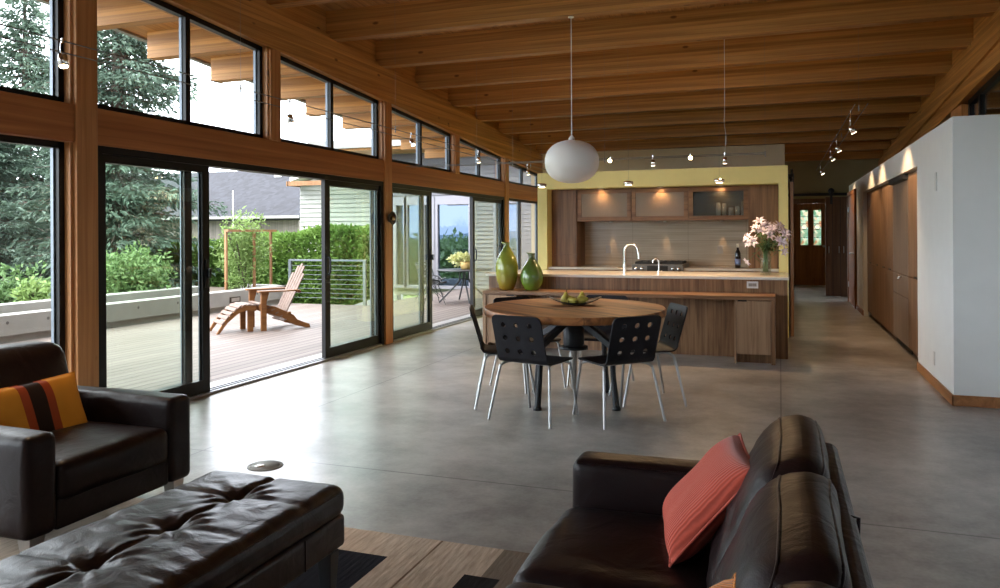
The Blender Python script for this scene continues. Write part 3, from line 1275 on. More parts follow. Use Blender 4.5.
for xa, xb in px:
    struct('stained_glass_pane', MB((xa, 21.54, z0)).box(xa, xb, 21.54, 21.55, z0, z1), 'stained_glass', r, loc=(xa, 21.54, z0))
    q = MB()
    for z in (1.22, 1.42, 1.58, 1.76):
        q.box(xa, xb, 21.535, 21.54, z, z + .012)
    q.tube([((xa + xb) / 2 + .07 * math.cos(a * .5236), 21.535, 1.50 + .07 * math.sin(a * .5236)) for a in range(13)], .006, 6)
    struct('lead_came', q, 'black_metal', r)
h = MB()
h.lathe([(0, 0), (.025, .005), (.03, .03), (0, .045)], n=12, fn=lambda p: (p.x + 1.05, 21.515 - p.z, p.y + 1.0))
struct('door_knob', h, 'satin_steel', r)
# band of black track on the end wall with its sliding plank door
t = thing('barn_door', 'dark wooden sliding door hanging from black rail at hall end', 'door', (1.11, YH - .08, 0))
b = MB(t)
b.box(.90, 1.34, YH - .10, YH - .055, .02, 2.10)
dl = b.build('door_panel', 'dark_wood', t)
b = MB(t)
for x in (1.04, 1.19):
    b.box(x - .004, x + .004, YH - .104, YH - .10, .02, 2.10)
b.build('plank_joint', 'black_metal', t)
b = MB(t)
b.box(-.05, 1.36, YH - .05, YH - .03, 2.13, 2.19)
b.build('rail', 'black_metal', t)
b = MB(t)
b.box(.995, 1.04, YH - .112, YH - .10, 1.95, 2.24)
b.lathe([(0, 0), (.06, 0), (.06, .02), (0, .02)], n=20, fn=lambda p: (p.x + 1.017, YH - .055 - p.z, p.y + 2.23))
b.build('hanger', 'black_metal', t)
for x in (.965, 1.16, 1.25):
    b = MB(t)
    b.tube([(x, YH - .10, .93), (x, YH - .135, .93), (x, YH - .135, 1.06), (x, YH - .10, 1.06)], .008)
    b.build('pull_handle', 'satin_steel', t)

# ---------------------------------------------------------------- kitchen block: yellow surround
YK = 10.72
XK0, XK1 = -3.29, .10
ZK, ZO = 2.235, 2.005
struct('wall_kitchen_left', MB().box(XK0, XK0 + .14, YK, YK + 4.6, 0, ZK), 'yellow_wall')
struct('wall_kitchen_right', MB().box(XK1 - .115, XK1, YK, YK + 4.6, 0, ZK), 'yellow_wall')
struct('wall_kitchen_top', MB().box(XK0 + .14, XK1 - .115, YK, YK + .75, ZO, ZK), 'yellow_wall')
b = MB()
b.box(XK0 + .14, XK1 - .115, YK + .75, YK + .85, 0, ZK)
struct('wall_kitchen_back', b, 'yellow_wall')
struct('wall_kitchen_roof', MB().box(XK0 + .14, XK1 - .115, YK + .85, YK + 4.6, ZK - .12, ZK), 'yellow_wall')
struct('wall_kitchen_upper', MB().box(-4.85, XK1 - .01, 15.36, 15.5, 0, zdeck(15.4) - .02), 'tan_wall')
# sliding door leaf on the hall side of the kitchen block
t = thing('barn_door', 'wooden sliding door seen edge-on beside the yellow kitchen wall', 'door', (.16, 11.6, 0))
b = MB(t)
b.box(.125, .165, 10.75, 12.2, .015, 2.02)
b.build('door_panel', 'hall_wood', t)
b = MB(t)
b.box(.105, .12, 10.74, 13.6, 2.06, 2.12)
b.build('rail', 'black_metal', t)
for y in (10.95, 11.95):
    b = MB(t)
    b.box(.165, .178, y - .03, y + .03, 1.86, 2.14)
    b.lathe([(0, 0), (.055, 0), (.055, .03), (0, .03)], n=20, fn=lambda p: (.135 + p.z, y + p.x, 2.15 + p.y))
    b.build('hanger', 'black_metal', t)
# ================================================================== KITCHEN
KX0, KX1 = XK0 + .14, XK1 - .115
YBK = YK + .75
struct('wall_kitchen_backsplash', MB((0, YBK, 0)).box(-2.77, -.40, YBK - .02, YBK, .885, 1.60), 'backsplash_tile', loc=(0, YBK, 0))

# back run
t = thing('base_cabinet', 'long walnut base cabinet under the kitchen back worktop', 'cabinet', ((KX0 + KX1) / 2, 11.1, 0))
b = MB(t)
b.box(KX0 + .004, KX1 - .004, 10.80, YBK - .002, .08, .853)
b.box(KX0 + .004, KX1 - .004, 10.86, YBK - .002, 0, .08)
b.build('body', 'walnut_v', t)
n = 6
for i in range(n):
    xa = KX0 + (KX1 - KX0) * i / n
    xb = KX0 + (KX1 - KX0) * (i + 1) / n
    b = MB(t).box(xa + .003, xb - .003, 10.782, 10.80, .09, .84)
    b.build('door', 'walnut_v', t, bevel=.002)
b = MB(((KX0 + KX1) / 2, 11.1, .853))
b.box(KX0, KX1, 10.75, YBK - .02, .853, .885)
single('worktop', b, 'white_counter', 'pale stone worktop running along the back kitchen wall', 'worktop', bevel=.003)


def tall(x0, x1, label, splits):
    t = thing('tall_cabinet', label, 'cabinet', ((x0 + x1) / 2, 11.2, .885))
    MB(t).box(x0, x1, 10.97, YBK, .885, ZO - .002).build('body', 'walnut_v', t)
    zs = [.885] + splits + [ZO - .004]
    for a, c in zip(zs, zs[1:]):
        d = MB(t).box(x0 + .002, x1 - .002, 10.95, 10.97, a + .003, c - .003).build('door', 'walnut_v', t, bevel=.002)


tall(KX0 + .004, -2.77, 'tall walnut cabinet at the left end of the kitchen niche', [1.06])
tall(-.40, KX1 - .004, 'tall walnut cabinet behind the flowers at the niche right end', [])

labs = ['walnut wall cabinet with frosted door and bowls, nearest the pendant globe',
        'middle walnut wall cabinet with frosted glass door over the cooktop',
        'walnut wall cabinet with clearer glass door and pale jars inside']
for i in range(3):
    x0, x1 = -2.77 + .79 * i, -2.77 + .79 * (i + 1)
    t = thing('wall_cabinet', labs[i], 'cabinet', ((x0 + x1) / 2, 11.2, 1.54), group='glass fronted wall cabinets')
    b = MB(t)
    b.box(x0, x0 + .018, 11.0, YBK, 1.54, ZO - .002)
    b.box(x1 - .018, x1, 11.0, YBK, 1.54, ZO - .002)
    b.box(x0 + .018, x1 - .018, 11.0, YBK, 1.54, 1.56)
    b.box(x0 + .018, x1 - .018, 11.0, YBK, ZO - .022, ZO - .002)
    b.box(x0 + .018, x1 - .018, YBK - .012, YBK, 1.56, ZO - .022)
    b.build('body', 'walnut_h', t)
    f = MB(t)
    fw = .062
    za, zb_ = 1.54, ZO - .012
    f.box(x0 + .003, x0 + fw, 10.975, 10.998, za, zb_)
    f.box(x1 - fw, x1 - .003, 10.975, 10.998, za, zb_)
    f.box(x0 + fw, x1 - fw, 10.975, 10.998, za, za + .06)
    f.box(x0 + fw, x1 - fw, 10.975, 10.998, zb_ - .06, zb_)
    d = f.build('door', 'walnut_h', t, bevel=.002)
    MB(t).box(x0 + fw, x1 - fw, 10.984, 10.990, za + .06, zb_ - .06).build('glass_panel', 'clearer_glass' if i == 2 else 'frosted_glass', d)
    p = MB(t)
    xm = (x0 + x1) / 2 + .02
    p.lathe([(0, 1.522), (.022, 1.522), (.025, 1.54)], c=(xm, 11.385, 0), n=16)
    p.build('puck_light', 'satin_steel', t)
    spot((xm, 11.385, 1.515), (xm + .02, 11.425, .9), 2.4, 30, .8, rad=.01)


def vessel(name, label, prof, loc, mat, cat, group):
    single(name, MB(loc).lathe(prof, c=loc, n=20), mat, label, cat, group)


for k, (x, r_, h_) in enumerate(((-2.62, .075, .10), (-2.44, .09, .07), (-2.23, .10, .065))):
    vessel('bowl', ['small deep bowl behind frosted glass nearest the tall cabinet', 'middle shallow bowl behind the first frosted door', 'wide shallow bowl behind the first frosted door, by its hinge side'][k],
           [(0, 0), (r_ * .5, .0), (r_ * .8, h_ * .4), (r_, h_), (r_ * .93, h_), (r_ * .7, h_ * .4), (0, .012)], (x, 11.12, 1.561), 'tableware' if k != 1 else 'glassware', 'bowl', 'bowls in the frosted cabinet')
for k, x in enumerate((-1.72, -1.56, -1.44)):
    vessel('drinking_glass', 'drinking glass seen dimly through the middle frosted door', [(0, 0), (.032, 0), (.038, .12), (.034, .12), (.028, .01), (0, .01)], (x, 11.10 + .05 * (k % 2), 1.561), 'glassware', 'glass', 'glasses in the middle cabinet')
for k, (x, h_, r_) in enumerate(((-.80, .22, .032), (-.72, .21, .03), (-.63, .15, .034), (-.55, .17, .03), (-.475, .23, .026))):
    vessel('jar', ['tall pale jar farthest from the flowers behind the clearer cabinet glass', 'second pale jar behind the clearer cabinet glass', 'shortest pale jar behind the clearer cabinet glass', 'fourth pale jar behind the clearer cabinet glass', 'slim tall pale jar beside the clearer cabinet frame'][k],
           [(0, 0), (r_, 0), (r_, h_ * .85), (r_ * .8, h_), (0, h_)], (x, 11.10, 1.561), 'glassware', 'jar', 'jars in the clearer cabinet')

# recessed downlights in the yellow soffit
for k, x in enumerate((-2.40, -1.56, -.75)):
    t = thing('recessed_downlight', ['small warm downlight in yellow soffit above the frosted bowl cabinet', 'small warm downlight in yellow soffit above the middle cabinet', 'small warm downlight in yellow soffit above the clear glass cabinet'][k], 'downlight', (x, 10.90, ZO), group='downlights in the yellow soffit')
    b = MB(t)
    b.lathe([(.03, ZO - .001), (.05, ZO - .001), (.05, ZO - .010), (.036, ZO - .013), (.03, ZO - .001)], c=(x, 10.90, 0), n=20)
    b.build('trim_ring', 'satin_steel', t)
    b = MB(t)
    b.lathe([(0, ZO - .006), (.030, ZO - .006), (.030, ZO - .002)], c=(x, 10.90, 0), n=16)
    b.build('bulb', 'lamp_glow', t)
    spot((x, 10.915, ZO - .018), (x, 10.95, 1.6), 1.0, 130, .9, rad=.012, col=(1, .48, .15))

# cooktop
t = thing('cooktop', 'stainless cooktop with black grates and four knobs on back worktop', 'cooktop', (-1.58, 11.0, .885))
b = MB(t)
b.box(-1.93, -1.23, 10.72, 11.38, .80, .935)
b.build('body', 'wire_steel', t, bevel=.006)
b = MB(t)
b.box(-1.72, -1.44, 10.714, 10.722, .825, .915)
b.build('control_panel', 'burner', t)
for x in (-1.87, -1.79, -1.37, -1.29):
    b = MB(t)
    b.lathe([(0, .03), (.02, .03), (.024, 0), (0, 0)], n=14, fn=lambda p: (p.x + x, 10.72 - p.z, p.y + .875))
    b.build('knob', 'chrome', t)
for x0 in (-1.90, -1.57):
    b = MB(t)
    for k in range(4):
        xx = x0 + .02 + .09 * k
        b.box(xx - .007, xx + .007, 10.80, 11.34, .955, .972)
    for yy in (10.81, 10.98, 11.15, 11.33):
        b.box(x0, x0 + .31, yy - .007, yy + .007, .935, .968)
    b.build('grate', 'burner', t)
for x in (-1.76, -1.42):
    for y in (10.93, 11.2):
        b = MB(t)
        b.lathe([(0, .958), (.04, .955), (.05, .935)], c=(x, y, 0), n=16)
        b.build('burner', 'burner', t)

# wine bottle, outlets
t = thing('wine_bottle', 'dark wine bottle with pale cap and blue label on back worktop', 'bottle', (-.54, 11.0, .885))
MB(t).lathe([(0, .885), (.037, .885), (.037, 1.08), (.030, 1.105), (.015, 1.135), (.014, 1.165), (0, 1.165)], c=(-.54, 11.0, 0), n=24).build('glass_body', 'bottle_glass', t)
MB(t).lathe([(.0385, .925), (.0385, 1.01)], c=(-.54, 11.0, 0), n=24).build('label', 'label_blue', t, solid=.001)
MB(t).lathe([(0, 1.165), (.017, 1.165), (.017, 1.215), (0, 1.215)], c=(-.54, 11.0, 0), n=16).build('cap', 'cork_cap', t)


def outlet(x, y, z, w_, h_, label, plate, face):
    t = thing('outlet', label, 'outlet', (x, y, z))
    MB(t).box(x - w_ / 2, x + w_ / 2, y - .006, y, z - h_ / 2, z + h_ / 2).build('cover_plate', plate, t, bevel=.002)
    for s in (-1, 1):
        if w_ > h_:
            b = MB(t).box(x + s * .021 - .0205, x + s * .021 + .0205, y - .009, y - .006, z - .017, z + .017)
        else:
            b = MB(t).box(x - .017, x + .017, y - .009, y - .006, z + s * .028 - .02, z + s * .028 + .02)
        b.build('socket', face, t)


outlet(-2.41, YBK - .02, 1.125, .075, .115, 'grey outlet on the backsplash left of the tall tap', 'outlet_grey', 'outlet_grey')
outlet(-.80, YBK - .02, 1.125, .075, .115, 'grey outlet on the backsplash left of the wine bottle', 'outlet_grey', 'outlet_grey')
outlet(-.285, 8.90, .795, .12, .075, 'white outlet on the island front above the desk', 'outlet_white', 'outlet_grey')

# ------------------------------------------------------------------ island
t = thing('kitchen_island', 'long walnut panelled kitchen island behind the round table', 'kitchen island', (-1.64, 9.38, 0))
MB(t).box(-3.36, .075, 8.915, 9.85, 0, .853).build('body', 'walnut_v', t)
xs = [-3.36, -2.50, -1.64, -.78, .075]
for a, c in zip(xs, xs[1:]):
    MB(t).box(a + .001, c - .001, 8.90, 8.915, 0, .852).build('front_panel', 'walnut_v', t)
b = MB((-1.64, 9.38, .853))
b.box(-3.385, .09, 8.85, 9.9, .853, .885)
single('island_worktop', b, 'white_counter', 'pale stone worktop of the island with taps and flower vase', 'worktop', bevel=.003)

t = thing('desk', 'low walnut desk ledge along island front holding two vases', 'desk', (-1.66, 8.68, 0))
MB(t).box(-3.27, -.05, 8.45, 8.898, .665, .705).build('top', 'walnut_h', t, bevel=.002)
for xa in (-3.27, -.09):
    MB(t).box(xa, xa + .04, 8.45, 8.898, 0, .665).build('end_panel', 'oak_v' if xa < -1 else 'walnut_v', t, bevel=.002)


def pedestal(x0, x1, label, hx, mat):
    t = thing('desk_cabinet', label, 'cabinet', ((x0 + x1) / 2, 8.68, 0))
    b = MB(t)
    b.box(x0 + .02, x1, 8.49, 8.895, .10, .663)
    b.box(x0 + .02, x1, 8.56, 8.895, 0, .10)
    b.build('body', 'walnut_v', t)
    MB(t).box(x0, x0 + .02, 8.465, 8.895, 0, .663).build('side_panel', mat, t)
    d = MB(t).box(x0 + .022, x1 - .003, 8.468, 8.488, .10, .655).build('door', mat, t, bevel=.002)
    MB(t).box(hx, hx + .09, 8.463, 8.470, .648, .664).build('finger_pull', 'black_frame', d)


pedestal(-3.228, -2.86, 'pale wood desk cabinet under the two vases', -2.98, 'oak_v')
pedestal(-.455, -.092, 'wood desk cabinet at the hall end of the desk', -.42, 'oak_v')

# taps
t = thing('kitchen_tap', 'tall chrome gooseneck tap on island worktop', 'tap', (-1.80, 9.5, .885))
z0 = .885
b = MB(t)
b.tube([(-1.80, 9.5, z0), (-1.80, 9.5, z0 + .10)], .022, 14)
b.build('base', 'chrome', t)
b = MB(t)
pts = [(-1.80, 9.5, z0 + .10), (-1.80, 9.5, z0 + .25)] + [(-1.80 + .085 - .085 * math.cos(a), 9.5 - .01 * a, z0 + .26 + .085 * math.sin(a)) for a in [i * math.pi / 9 for i in range(1, 9)]] + [(-1.626, 9.468, z0 + .25)]
b.tube(pts, .013, 12)
b.build('spout', 'chrome', t)
b = MB(t)
b.tube([(-1.626, 9.468, z0 + .255), (-1.617, 9.468, z0 + .17)], [.016, .018], 12)
b.build('spray_head', 'chrome', t)
b = MB(t)
b.tube([(-1.80, 9.5, z0 + .045), (-1.87, 9.49, z0 + .05), (-1.885, 9.49, z0 + .055)], .008, 10)
b.build('lever', 'chrome', t)
t = thing('filter_tap', 'small curved chrome tap beside the gooseneck tap', 'tap', (-1.37, 9.4, .885))
b = MB(t)
b.tube([(-1.37, 9.4, z0), (-1.37, 9.4, z0 + .03)], .017, 12)
b.build('base', 'chrome', t)
b = MB(t)
b.tube(smooth_path([(-1.37, 9.4, z0 + .03), (-1.368, 9.4, z0 + .10), (-1.375, 9.4, z0 + .155), (-1.405, 9.4, z0 + .178), (-1.435, 9.4, z0 + .155), (-1.44, 9.4, z0 + .12)], 4), .009, 10)
b.build('spout', 'chrome', t)
b = MB(t)
b.tube([(-1.37, 9.4, z0 + .02), (-1.33, 9.4, z0 + .028)], .006, 8)
b.build('lever', 'chrome', t)

# vases
ZD = .705


def lip(zl, amt, side=-1):
    def fn(p):
        if p.z > zl:
            k = (p.z - zl)
            ext = max(0, (p.x * side)) * 7 * k * amt
            return (p.x + side * ext * 1.2, p.y, p.z + ext * .25)
        return p
    return fn


b = MB((-3.045, 8.67, ZD))
b.lathe([(0, ZD), (.078, ZD), (.092, ZD + .02), (.118, ZD + .10), (.133, ZD + .20), (.134, ZD + .27), (.120, ZD + .35), (.088, ZD + .42), (.052, ZD + .475), (.034, ZD + .51), (.031, ZD + .535), (.040, ZD + .56), (.034, ZD + .56), (.024, ZD + .53), (.026, ZD + .50), (.06, ZD + .44)],
        c=(-3.045, 8.67, 0), n=40, fn=lip(ZD + .52, 2.6))
single('ceramic_vase', b, 'glaze_gold', 'taller mustard glazed pitcher vase on desk ledge', 'vase')
b = MB((-2.735, 8.67, ZD))
b.lathe([(0, ZD), (.075, ZD), (.095, ZD + .02), (.128, ZD + .08), (.138, ZD + .145), (.130, ZD + .20), (.104, ZD + .265), (.070, ZD + .32), (.044, ZD + .36), (.036, ZD + .39), (.037, ZD + .415), (.043, ZD + .435), (.036, ZD + .435), (.028, ZD + .40), (.05, ZD + .34)],
        c=(-2.735, 8.67, 0), n=40, fn=lip(ZD + .405, 2.6))
single('ceramic_vase', b, 'glaze_green', 'shorter round green glazed pitcher vase on desk ledge', 'vase')

# glass vase with lilies
VX, VY, VZ = -.155, 9.27, .885
t = thing('glass_vase', 'clear glass cylinder vase of lilies on the island worktop', 'vase', (VX, VY, VZ))
MB(t).lathe([(0, VZ + .001), (.058, VZ + .001), (.062, VZ + .30), (.055, VZ + .30), (.051, VZ + .02), (0, VZ + .02)], c=(VX, VY, 0), n=28).build('glass_body', 'vase_glass', t)
rng = random.Random(5)
fl = []
for i in range(32):
    a = rng.uniform(0, 6.283)
    el = rng.uniform(.15, 1.25)
    rr = rng.uniform(.17, .27)
    fl.append((VX - .0 + rr * math.cos(a) * math.cos(el) * 1.05, VY + rr * math.sin(a) * math.cos(el) * .8, VZ + .30 + rr * math.sin(el) * 1.05 + .02))
fl += [(VX - .19, VY - .02, VZ + .16), (VX + .19, VY - .1, VZ + .27), (VX - .06, VY, VZ + .60)]


def lily(i, p):
    p = Vector(p)
    ctr = Vector((VX, VY, VZ + .26))
    d = (p - ctr).normalized()
    face = (d + Vector((rng.uniform(-.5, .5), rng.uniform(-1.1, -.2), rng.uniform(-.3, .5)))).normalized()
    t = thing('lily', 'pale pink open lily in the glass vase on the island', 'flower', (p.x, p.y, p.z), group='lilies in the glass vase')
    b = MB(t)
    ux = face.orthogonal().normalized()
    uy = face.cross(ux)
    L = rng.uniform(.058, .082)
    for k in range(6):
        a = k * 1.0472 + rng.uniform(-.1, .1)
        dr = ux * math.cos(a) + uy * math.sin(a)
        sd_ = face.cross(dr)
        q0 = p
        q1 = p + dr * L * .45 + face * L * .35
        q2 = p + dr * L * 1.0 + face * L * .28
        wv = L * .22
        vs = [q0, q1 + sd_ * wv, q1 + face * -.004, q1 - sd_ * wv, q2]
        b.add(vs, [(0, 1, 2), (0, 2, 3), (1, 4, 2), (2, 4, 3)], True)
    b.build('petals', 'lily_petal', t, solid=.0015)
    b = MB(t)
    base = Vector((VX + d.x * .03, VY + d.y * .03, VZ + .04))
    midp = Vector((VX + d.x * .035, VY + d.y * .035, VZ + .30))
    b.tube(smooth_path([base, midp, p - face * .004], 4), .003, 5)
    b.build('stem', 'stem_green', t)
    b = MB(t)
    for k in range(4):
        s_ = rng.uniform(.1, .95)
        q = midp.lerp(p, s_)
        dr = Vector((rng.uniform(-1, 1), rng.uniform(-1, 1), rng.uniform(-.6, .5))).normalized()
        sd_ = dr.cross(Vector((0, 0, 1))).normalized() * .012
        l_ = rng.uniform(.06, .12)
        b.add([q, q + dr * l_ * .5 + sd_, q + dr * l_ - Vector((0, 0, .015)), q + dr * l_ * .5 - sd_], [(0, 1, 2), (0, 2, 3)], True)
    b.build('leaves', 'lily_leaf', t, solid=.001)


for i, p in enumerate(fl):
    lily(i, p)

# ------------------------------------------------------------------ hall cupboards in the white recess
XC = XV + .055
units = [(8.62, 9.60, 'walnut tall cupboard nearest the white pier, beside the fridge', False), (9.60, 10.84, 'greyer tall panelled fridge with floor vent in the hall recess', True),
         (10.84, 12.11, 'walnut tall cupboard just beyond the panelled fridge', False), (12.11, 13.88, 'walnut tall cupboard at the far end of the hall recess', False)]
wood('fridge_panel', (0.19, 0.135, 0.10), (0.28, 0.205, 0.155), 'Z', 30, 0.9, 0.35)
for y0, y1, lab, fr in units:
    mat = 'fridge_panel' if fr else 'hall_wood'
    t = thing('tall_fridge' if fr else 'tall_cupboard', lab, 'fridge' if fr else 'cupboard', (XC + .3, (y0 + y1) / 2, 0))
    b = MB(t)
    b.box(XC + .022, XR + .09, y0 + .001, y1 - .001, .07, ZR - .005)
    b.box(XC + .06, XR + .09, y0 + .001, y1 - .001, 0, .07)
    b.build('body', 'walnut_v', t)
    zs = [.08, .62, .87, ZR - .07] if fr else [.08, .87, ZR - .01]
    for a, c in zip(zs, zs[1:]):
        halves = [(y0, y1)] if (fr or y1 - y0 < 1.1) else [(y0, (y0 + y1) / 2), ((y0 + y1) / 2, y1)]
        for ya, yb in halves:
            d = MB(t).box(XC, XC + .02, ya + .003, yb - .003, a + .002, c - .002).build('door', mat, t, bevel=.002)
            if not fr and a > .5:
                MB(t).box(XC - .004, XC + .004, (ya + yb) / 2 - .10, (ya + yb) / 2 + .10, a + .002, a + .022).build('finger_pull', 'black_frame', d)
    if fr:
        b = MB(t).box(XC - .05, XC + .3, y0 + .01, y1 - .02, ZR - .065, ZR - .006)
        b.build('top_vent', 'dark_grey_metal', t)
        b = MB(t)
        for k in range(5):
            b.box(XC + .03, XC + .045, y0 + .01, y1 - .02, .008 + .012 * k, .014 + .012 * k)
        b.build('floor_grille', 'dark_grey_metal', t)
        b = MB(t)
        b.lathe([(0, .03), (.018, .026), (.018, 0), (0, 0)], n=14, fn=lambda p: (XC - p.z, y0 + .55 + p.x, p.y + .84))
        b.lathe([(.030, .0), (.036, .006), (.030, .012), (.024, .006), (.030, 0)], n=14, fn=lambda p: (XC - .028 - p.z, y0 + .55 + p.x, p.y + .83))
        b.build('ring_pull', 'chrome', t)

b = MB((XV, 7.62, 1.80))
b.box(XV - .008, XV, 7.59, 7.66, 1.72, 1.88)
single('wall_plate', b, 'white_paint', 'small white plate high on the white hall pier', 'plate', bevel=.002)
b = MB((XV, 7.75, .25))
b.box(XV - .006, XV, 7.71, 7.79, .19, .31)
single('wall_plate', b, 'white_paint', 'small white outlet plate low on the white hall pier', 'plate', bevel=.002)

# wall sconce on the second post
t = thing('wall_sconce', 'round bronze dish sconce with brass ball on fir post', 'sconce', (-4.588, 8.64, 1.57))
b = MB(t)
b.lathe([(0, .0), (.05, .0), (.052, .02), (.085, .05), (.082, .056), (.045, .026), (0, .026)], n=28, fn=lambda p: (-4.588 + p.z, 8.64 + p.x, 1.57 + p.y))
b.build('dish', 'bronze', t)
b = MB(t)
b.lathe([(0, .02), (.018, .03), (.03, .05), (.03, .065), (.018, .085), (0, .09)], n=18, fn=lambda p: (-4.588 + p.z, 8.63 + p.x, 1.565 + p.y))
b.build('ball', 'brass', t)
# ================================================================== DINING
from mathutils import noise as mnoise

TX, TY, TA = -1.59, 6.17, R(18)
t = thing('dining_table', 'oval reclaimed-wood dining table on black industrial base', 'table', (TX, TY, 0), TA)
b = MB()
pts = []
n = 72
prof = [(.985, .712), (1.0, .722), (1.0, .760), (.988, .770)]
vs, fs = [], []
for k in range(n):
    a = 6.28318 * k / n
    wob = 1 + .004 * math.sin(5 * a + 1) + .003 * math.sin(11 * a)
    for s_, z in prof:
        vs.append((.738 * s_ * wob * math.cos(a), .86 * s_ * wob * math.sin(a), z))
for k in range(n):
    for i in range(3):
        k2 = (k + 1) % n
        fs.append((k * 4 + i, k2 * 4 + i, k2 * 4 + i + 1, k * 4 + i + 1))
b.add(vs, fs, True)
b.add([vs[k * 4 + 3] for k in range(n)], [tuple(range(n))])
b.add([vs[k * 4] for k in range(n)], [tuple(range(n))[::-1]])
GA = R(-55)      # the boards run diagonally across the oval
b.v = [(p[0] * math.cos(-GA) - p[1] * math.sin(-GA), p[0] * math.sin(-GA) + p[1] * math.cos(-GA), p[2]) for p in b.v]
b.build('tabletop', 'table_wood', t, rz=GA)
b = MB()
b.lathe([(0, .45), (.078, .45), (.085, .47), (.085, .71), (0, .71)], n=28)
b.build('drum', 'black_metal', t)
b = MB()
b.lathe([(0, .425), (.115, .425), (.115, .447), (0, .447)], n=28)
b.build('flange', 'black_metal', t)
b = MB()
b.lathe([(0, .10), (.024, .10), (.024, .425), (0, .425)], n=16)
b.build('center_post', 'outlet_grey', t)
for sx_ in (-1, 1):
    for sy_ in (-1, 1):
        b = MB()
        b.bar((sx_ * .05, sy_ * .055, .665), (sx_ * .275, sy_ * .305, .49), .045, .05)
        b.build('arm', 'black_metal', t, bevel=.006)
        b = MB()
        b.tube([(sx_ * .272, sy_ * .302, .51), (sx_ * .285, sy_ * .315, .25), (sx_ * .305, sy_ * .338, .01)], [.021, .022, .026], 12)
        b.lathe([(0, 0), (.034, 0), (.034, .014), (.027, .03), (0, .03)], c=(sx_ * .305, sy_ * .338, 0), n=14)
        b.build('leg', 'black_metal', t)


def chair_shell():
    prof = smooth_path([(.205, .418, 0), (.18, .434, 0), (.08, .434, 0), (-.06, .430, 0), (-.14, .431, 0), (-.185, .440, 0), (-.208, .468, 0)], 4)
    prof = [(q.x, q.y) for q in prof]
    p0 = Vector((-.208, .468))
    p1 = Vector((-.300, .782))
    d = (p1 - p0)
    L = d.length
    d.normalize()
    cell = .1020
    m0 = .002
    rows = []           # (y, z, halfwidth)
    rr = .042
    for i, (y, z) in enumerate(prof[:-1]):
        dist = .205 - y
        w_ = .208
        if dist < rr:
            w_ = .208 - rr + math.sqrt(max(0, rr * rr - (rr - dist) ** 2))
        rows.append((y, z, w_))
    base = len(rows)
    ss = [0.0] + [m0 + cell * k / 4 for k in range(13)]
    top0 = ss[-1]
    for k in range(1, 6):
        ss.append(top0 + (L - top0) * k / 5)
    for s_ in ss:
        q = p0 + d * s_
        w_ = .208
        dist = L - s_
        if dist < rr:
            w_ = .208 - rr + math.sqrt(max(0, rr * rr - (rr - dist) ** 2))
        rows.append((q.x, q.y, w_))
    core = .166
    cols = 12

    def xs(w_):
        mid = [-core + 2 * core * k / cols for k in range(cols + 1)]
        a = [-w_, -(w_ + core) / 2]
        return a + mid + [(w_ + core) / 2, w_]
    nx = cols + 5
    vs = []
    for (y, z, w_) in rows:
        for x in xs(max(w_, core + .004)):
            vs.append((x, y + .10 * x * x * (0.0 if z < .47 else 1.0) * 1.2, z + (.0)))
    fs = []
    hole_r0 = base + 1
    for i in range(len(rows) - 1):
        for j in range(nx - 1):
            in_hole = hole_r0 <= i < hole_r0 + 12 and 2 <= j < 2 + cols
            if not in_hole:
                fs.append((i * nx + j, i * nx + j + 1, (i + 1) * nx + j + 1, (i + 1) * nx + j))
    # nine cells with round openings
    for ci in range(3):
        for cj in range(3):
            r0_, c0_ = hole_r0 + ci * 4, 2 + cj * 4
            loop = [(r0_, c0_ + k) for k in range(4)] + [(r0_ + k, c0_ + 4) for k in range(4)] + [(r0_ + 4, c0_ + 4 - k) for k in range(4)] + [(r0_ + 4 - k, c0_) for k in range(4)]
            ids = [a * nx + c_ for a, c_ in loop]
            ctr = sum((Vector(vs[q]) for q in (r0_ * nx + c0_, r0_ * nx + c0_ + 4, (r0_ + 4) * nx + c0_, (r0_ + 4) * nx + c0_ + 4)), Vector()) / 4
            ring = []
            for q in ids:
                v_ = Vector(vs[q]) - ctr
                # direction in the plane of the back
                a = math.atan2(v_.dot(Vector((0, d.x, d.y))), v_.x)
                rad = .0205
                pp = ctr + Vector((1, 0, 0)) * math.cos(a) * rad + Vector((0, d.x, d.y)) * math.sin(a) * rad
                vs.append(tuple(pp))
                ring.append(len(vs) - 1)
            for k in range(16):
                k2 = (k + 1) % 16
                fs.append((ids[k], ids[k2], ring[k2], ring[k]))
    return MB().add(vs, fs, True)


def crisp(o):
    m_ = o.modifiers.new('crisp', 'EDGE_SPLIT')
    m_.split_angle = R(38)
    return o


def make_chair(label, loc, rz):
    t = thing('dining_chair', label, 'chair', loc, rz, 'dining chairs around the oval table')
    crisp(chair_shell().build('seat_shell', 'black_ply', t, solid=.011))
    for sx_ in (-1, 1):
        b = MB()
        b.tube(smooth_path([(sx_ * .262, -.255, .004), (sx_ * .215, -.182, .36), (sx_ * .205, -.165, .40), (sx_ * .182, -.13, .418), (sx_ * .165, -.06, .419)], 4), .0105, 8)
        b.build('leg', 'silver_tube', t)
        b = MB()
        b.tube(smooth_path([(sx_ * .212, .235, .004), (sx_ * .196, .165, .36), (sx_ * .19, .150, .40), (sx_ * .175, .11, .418), (sx_ * .165, .05, .419)], 4), .0105, 8)
        b.build('leg', 'silver_tube', t)
    b = MB()
    for sx_ in (-1, 1):
        b.tube([(sx_ * .165, -.07, .419), (sx_ * .165, .06, .419)], .0105, 8)
    b.tube([(-.165, -.06, .412), (.165, -.06, .412)], .009, 8)
    b.tube([(-.165, .05, .412), (.165, .05, .412)], .009, 8)
    b.build('seat_frame', 'silver_tube', t)
    return t


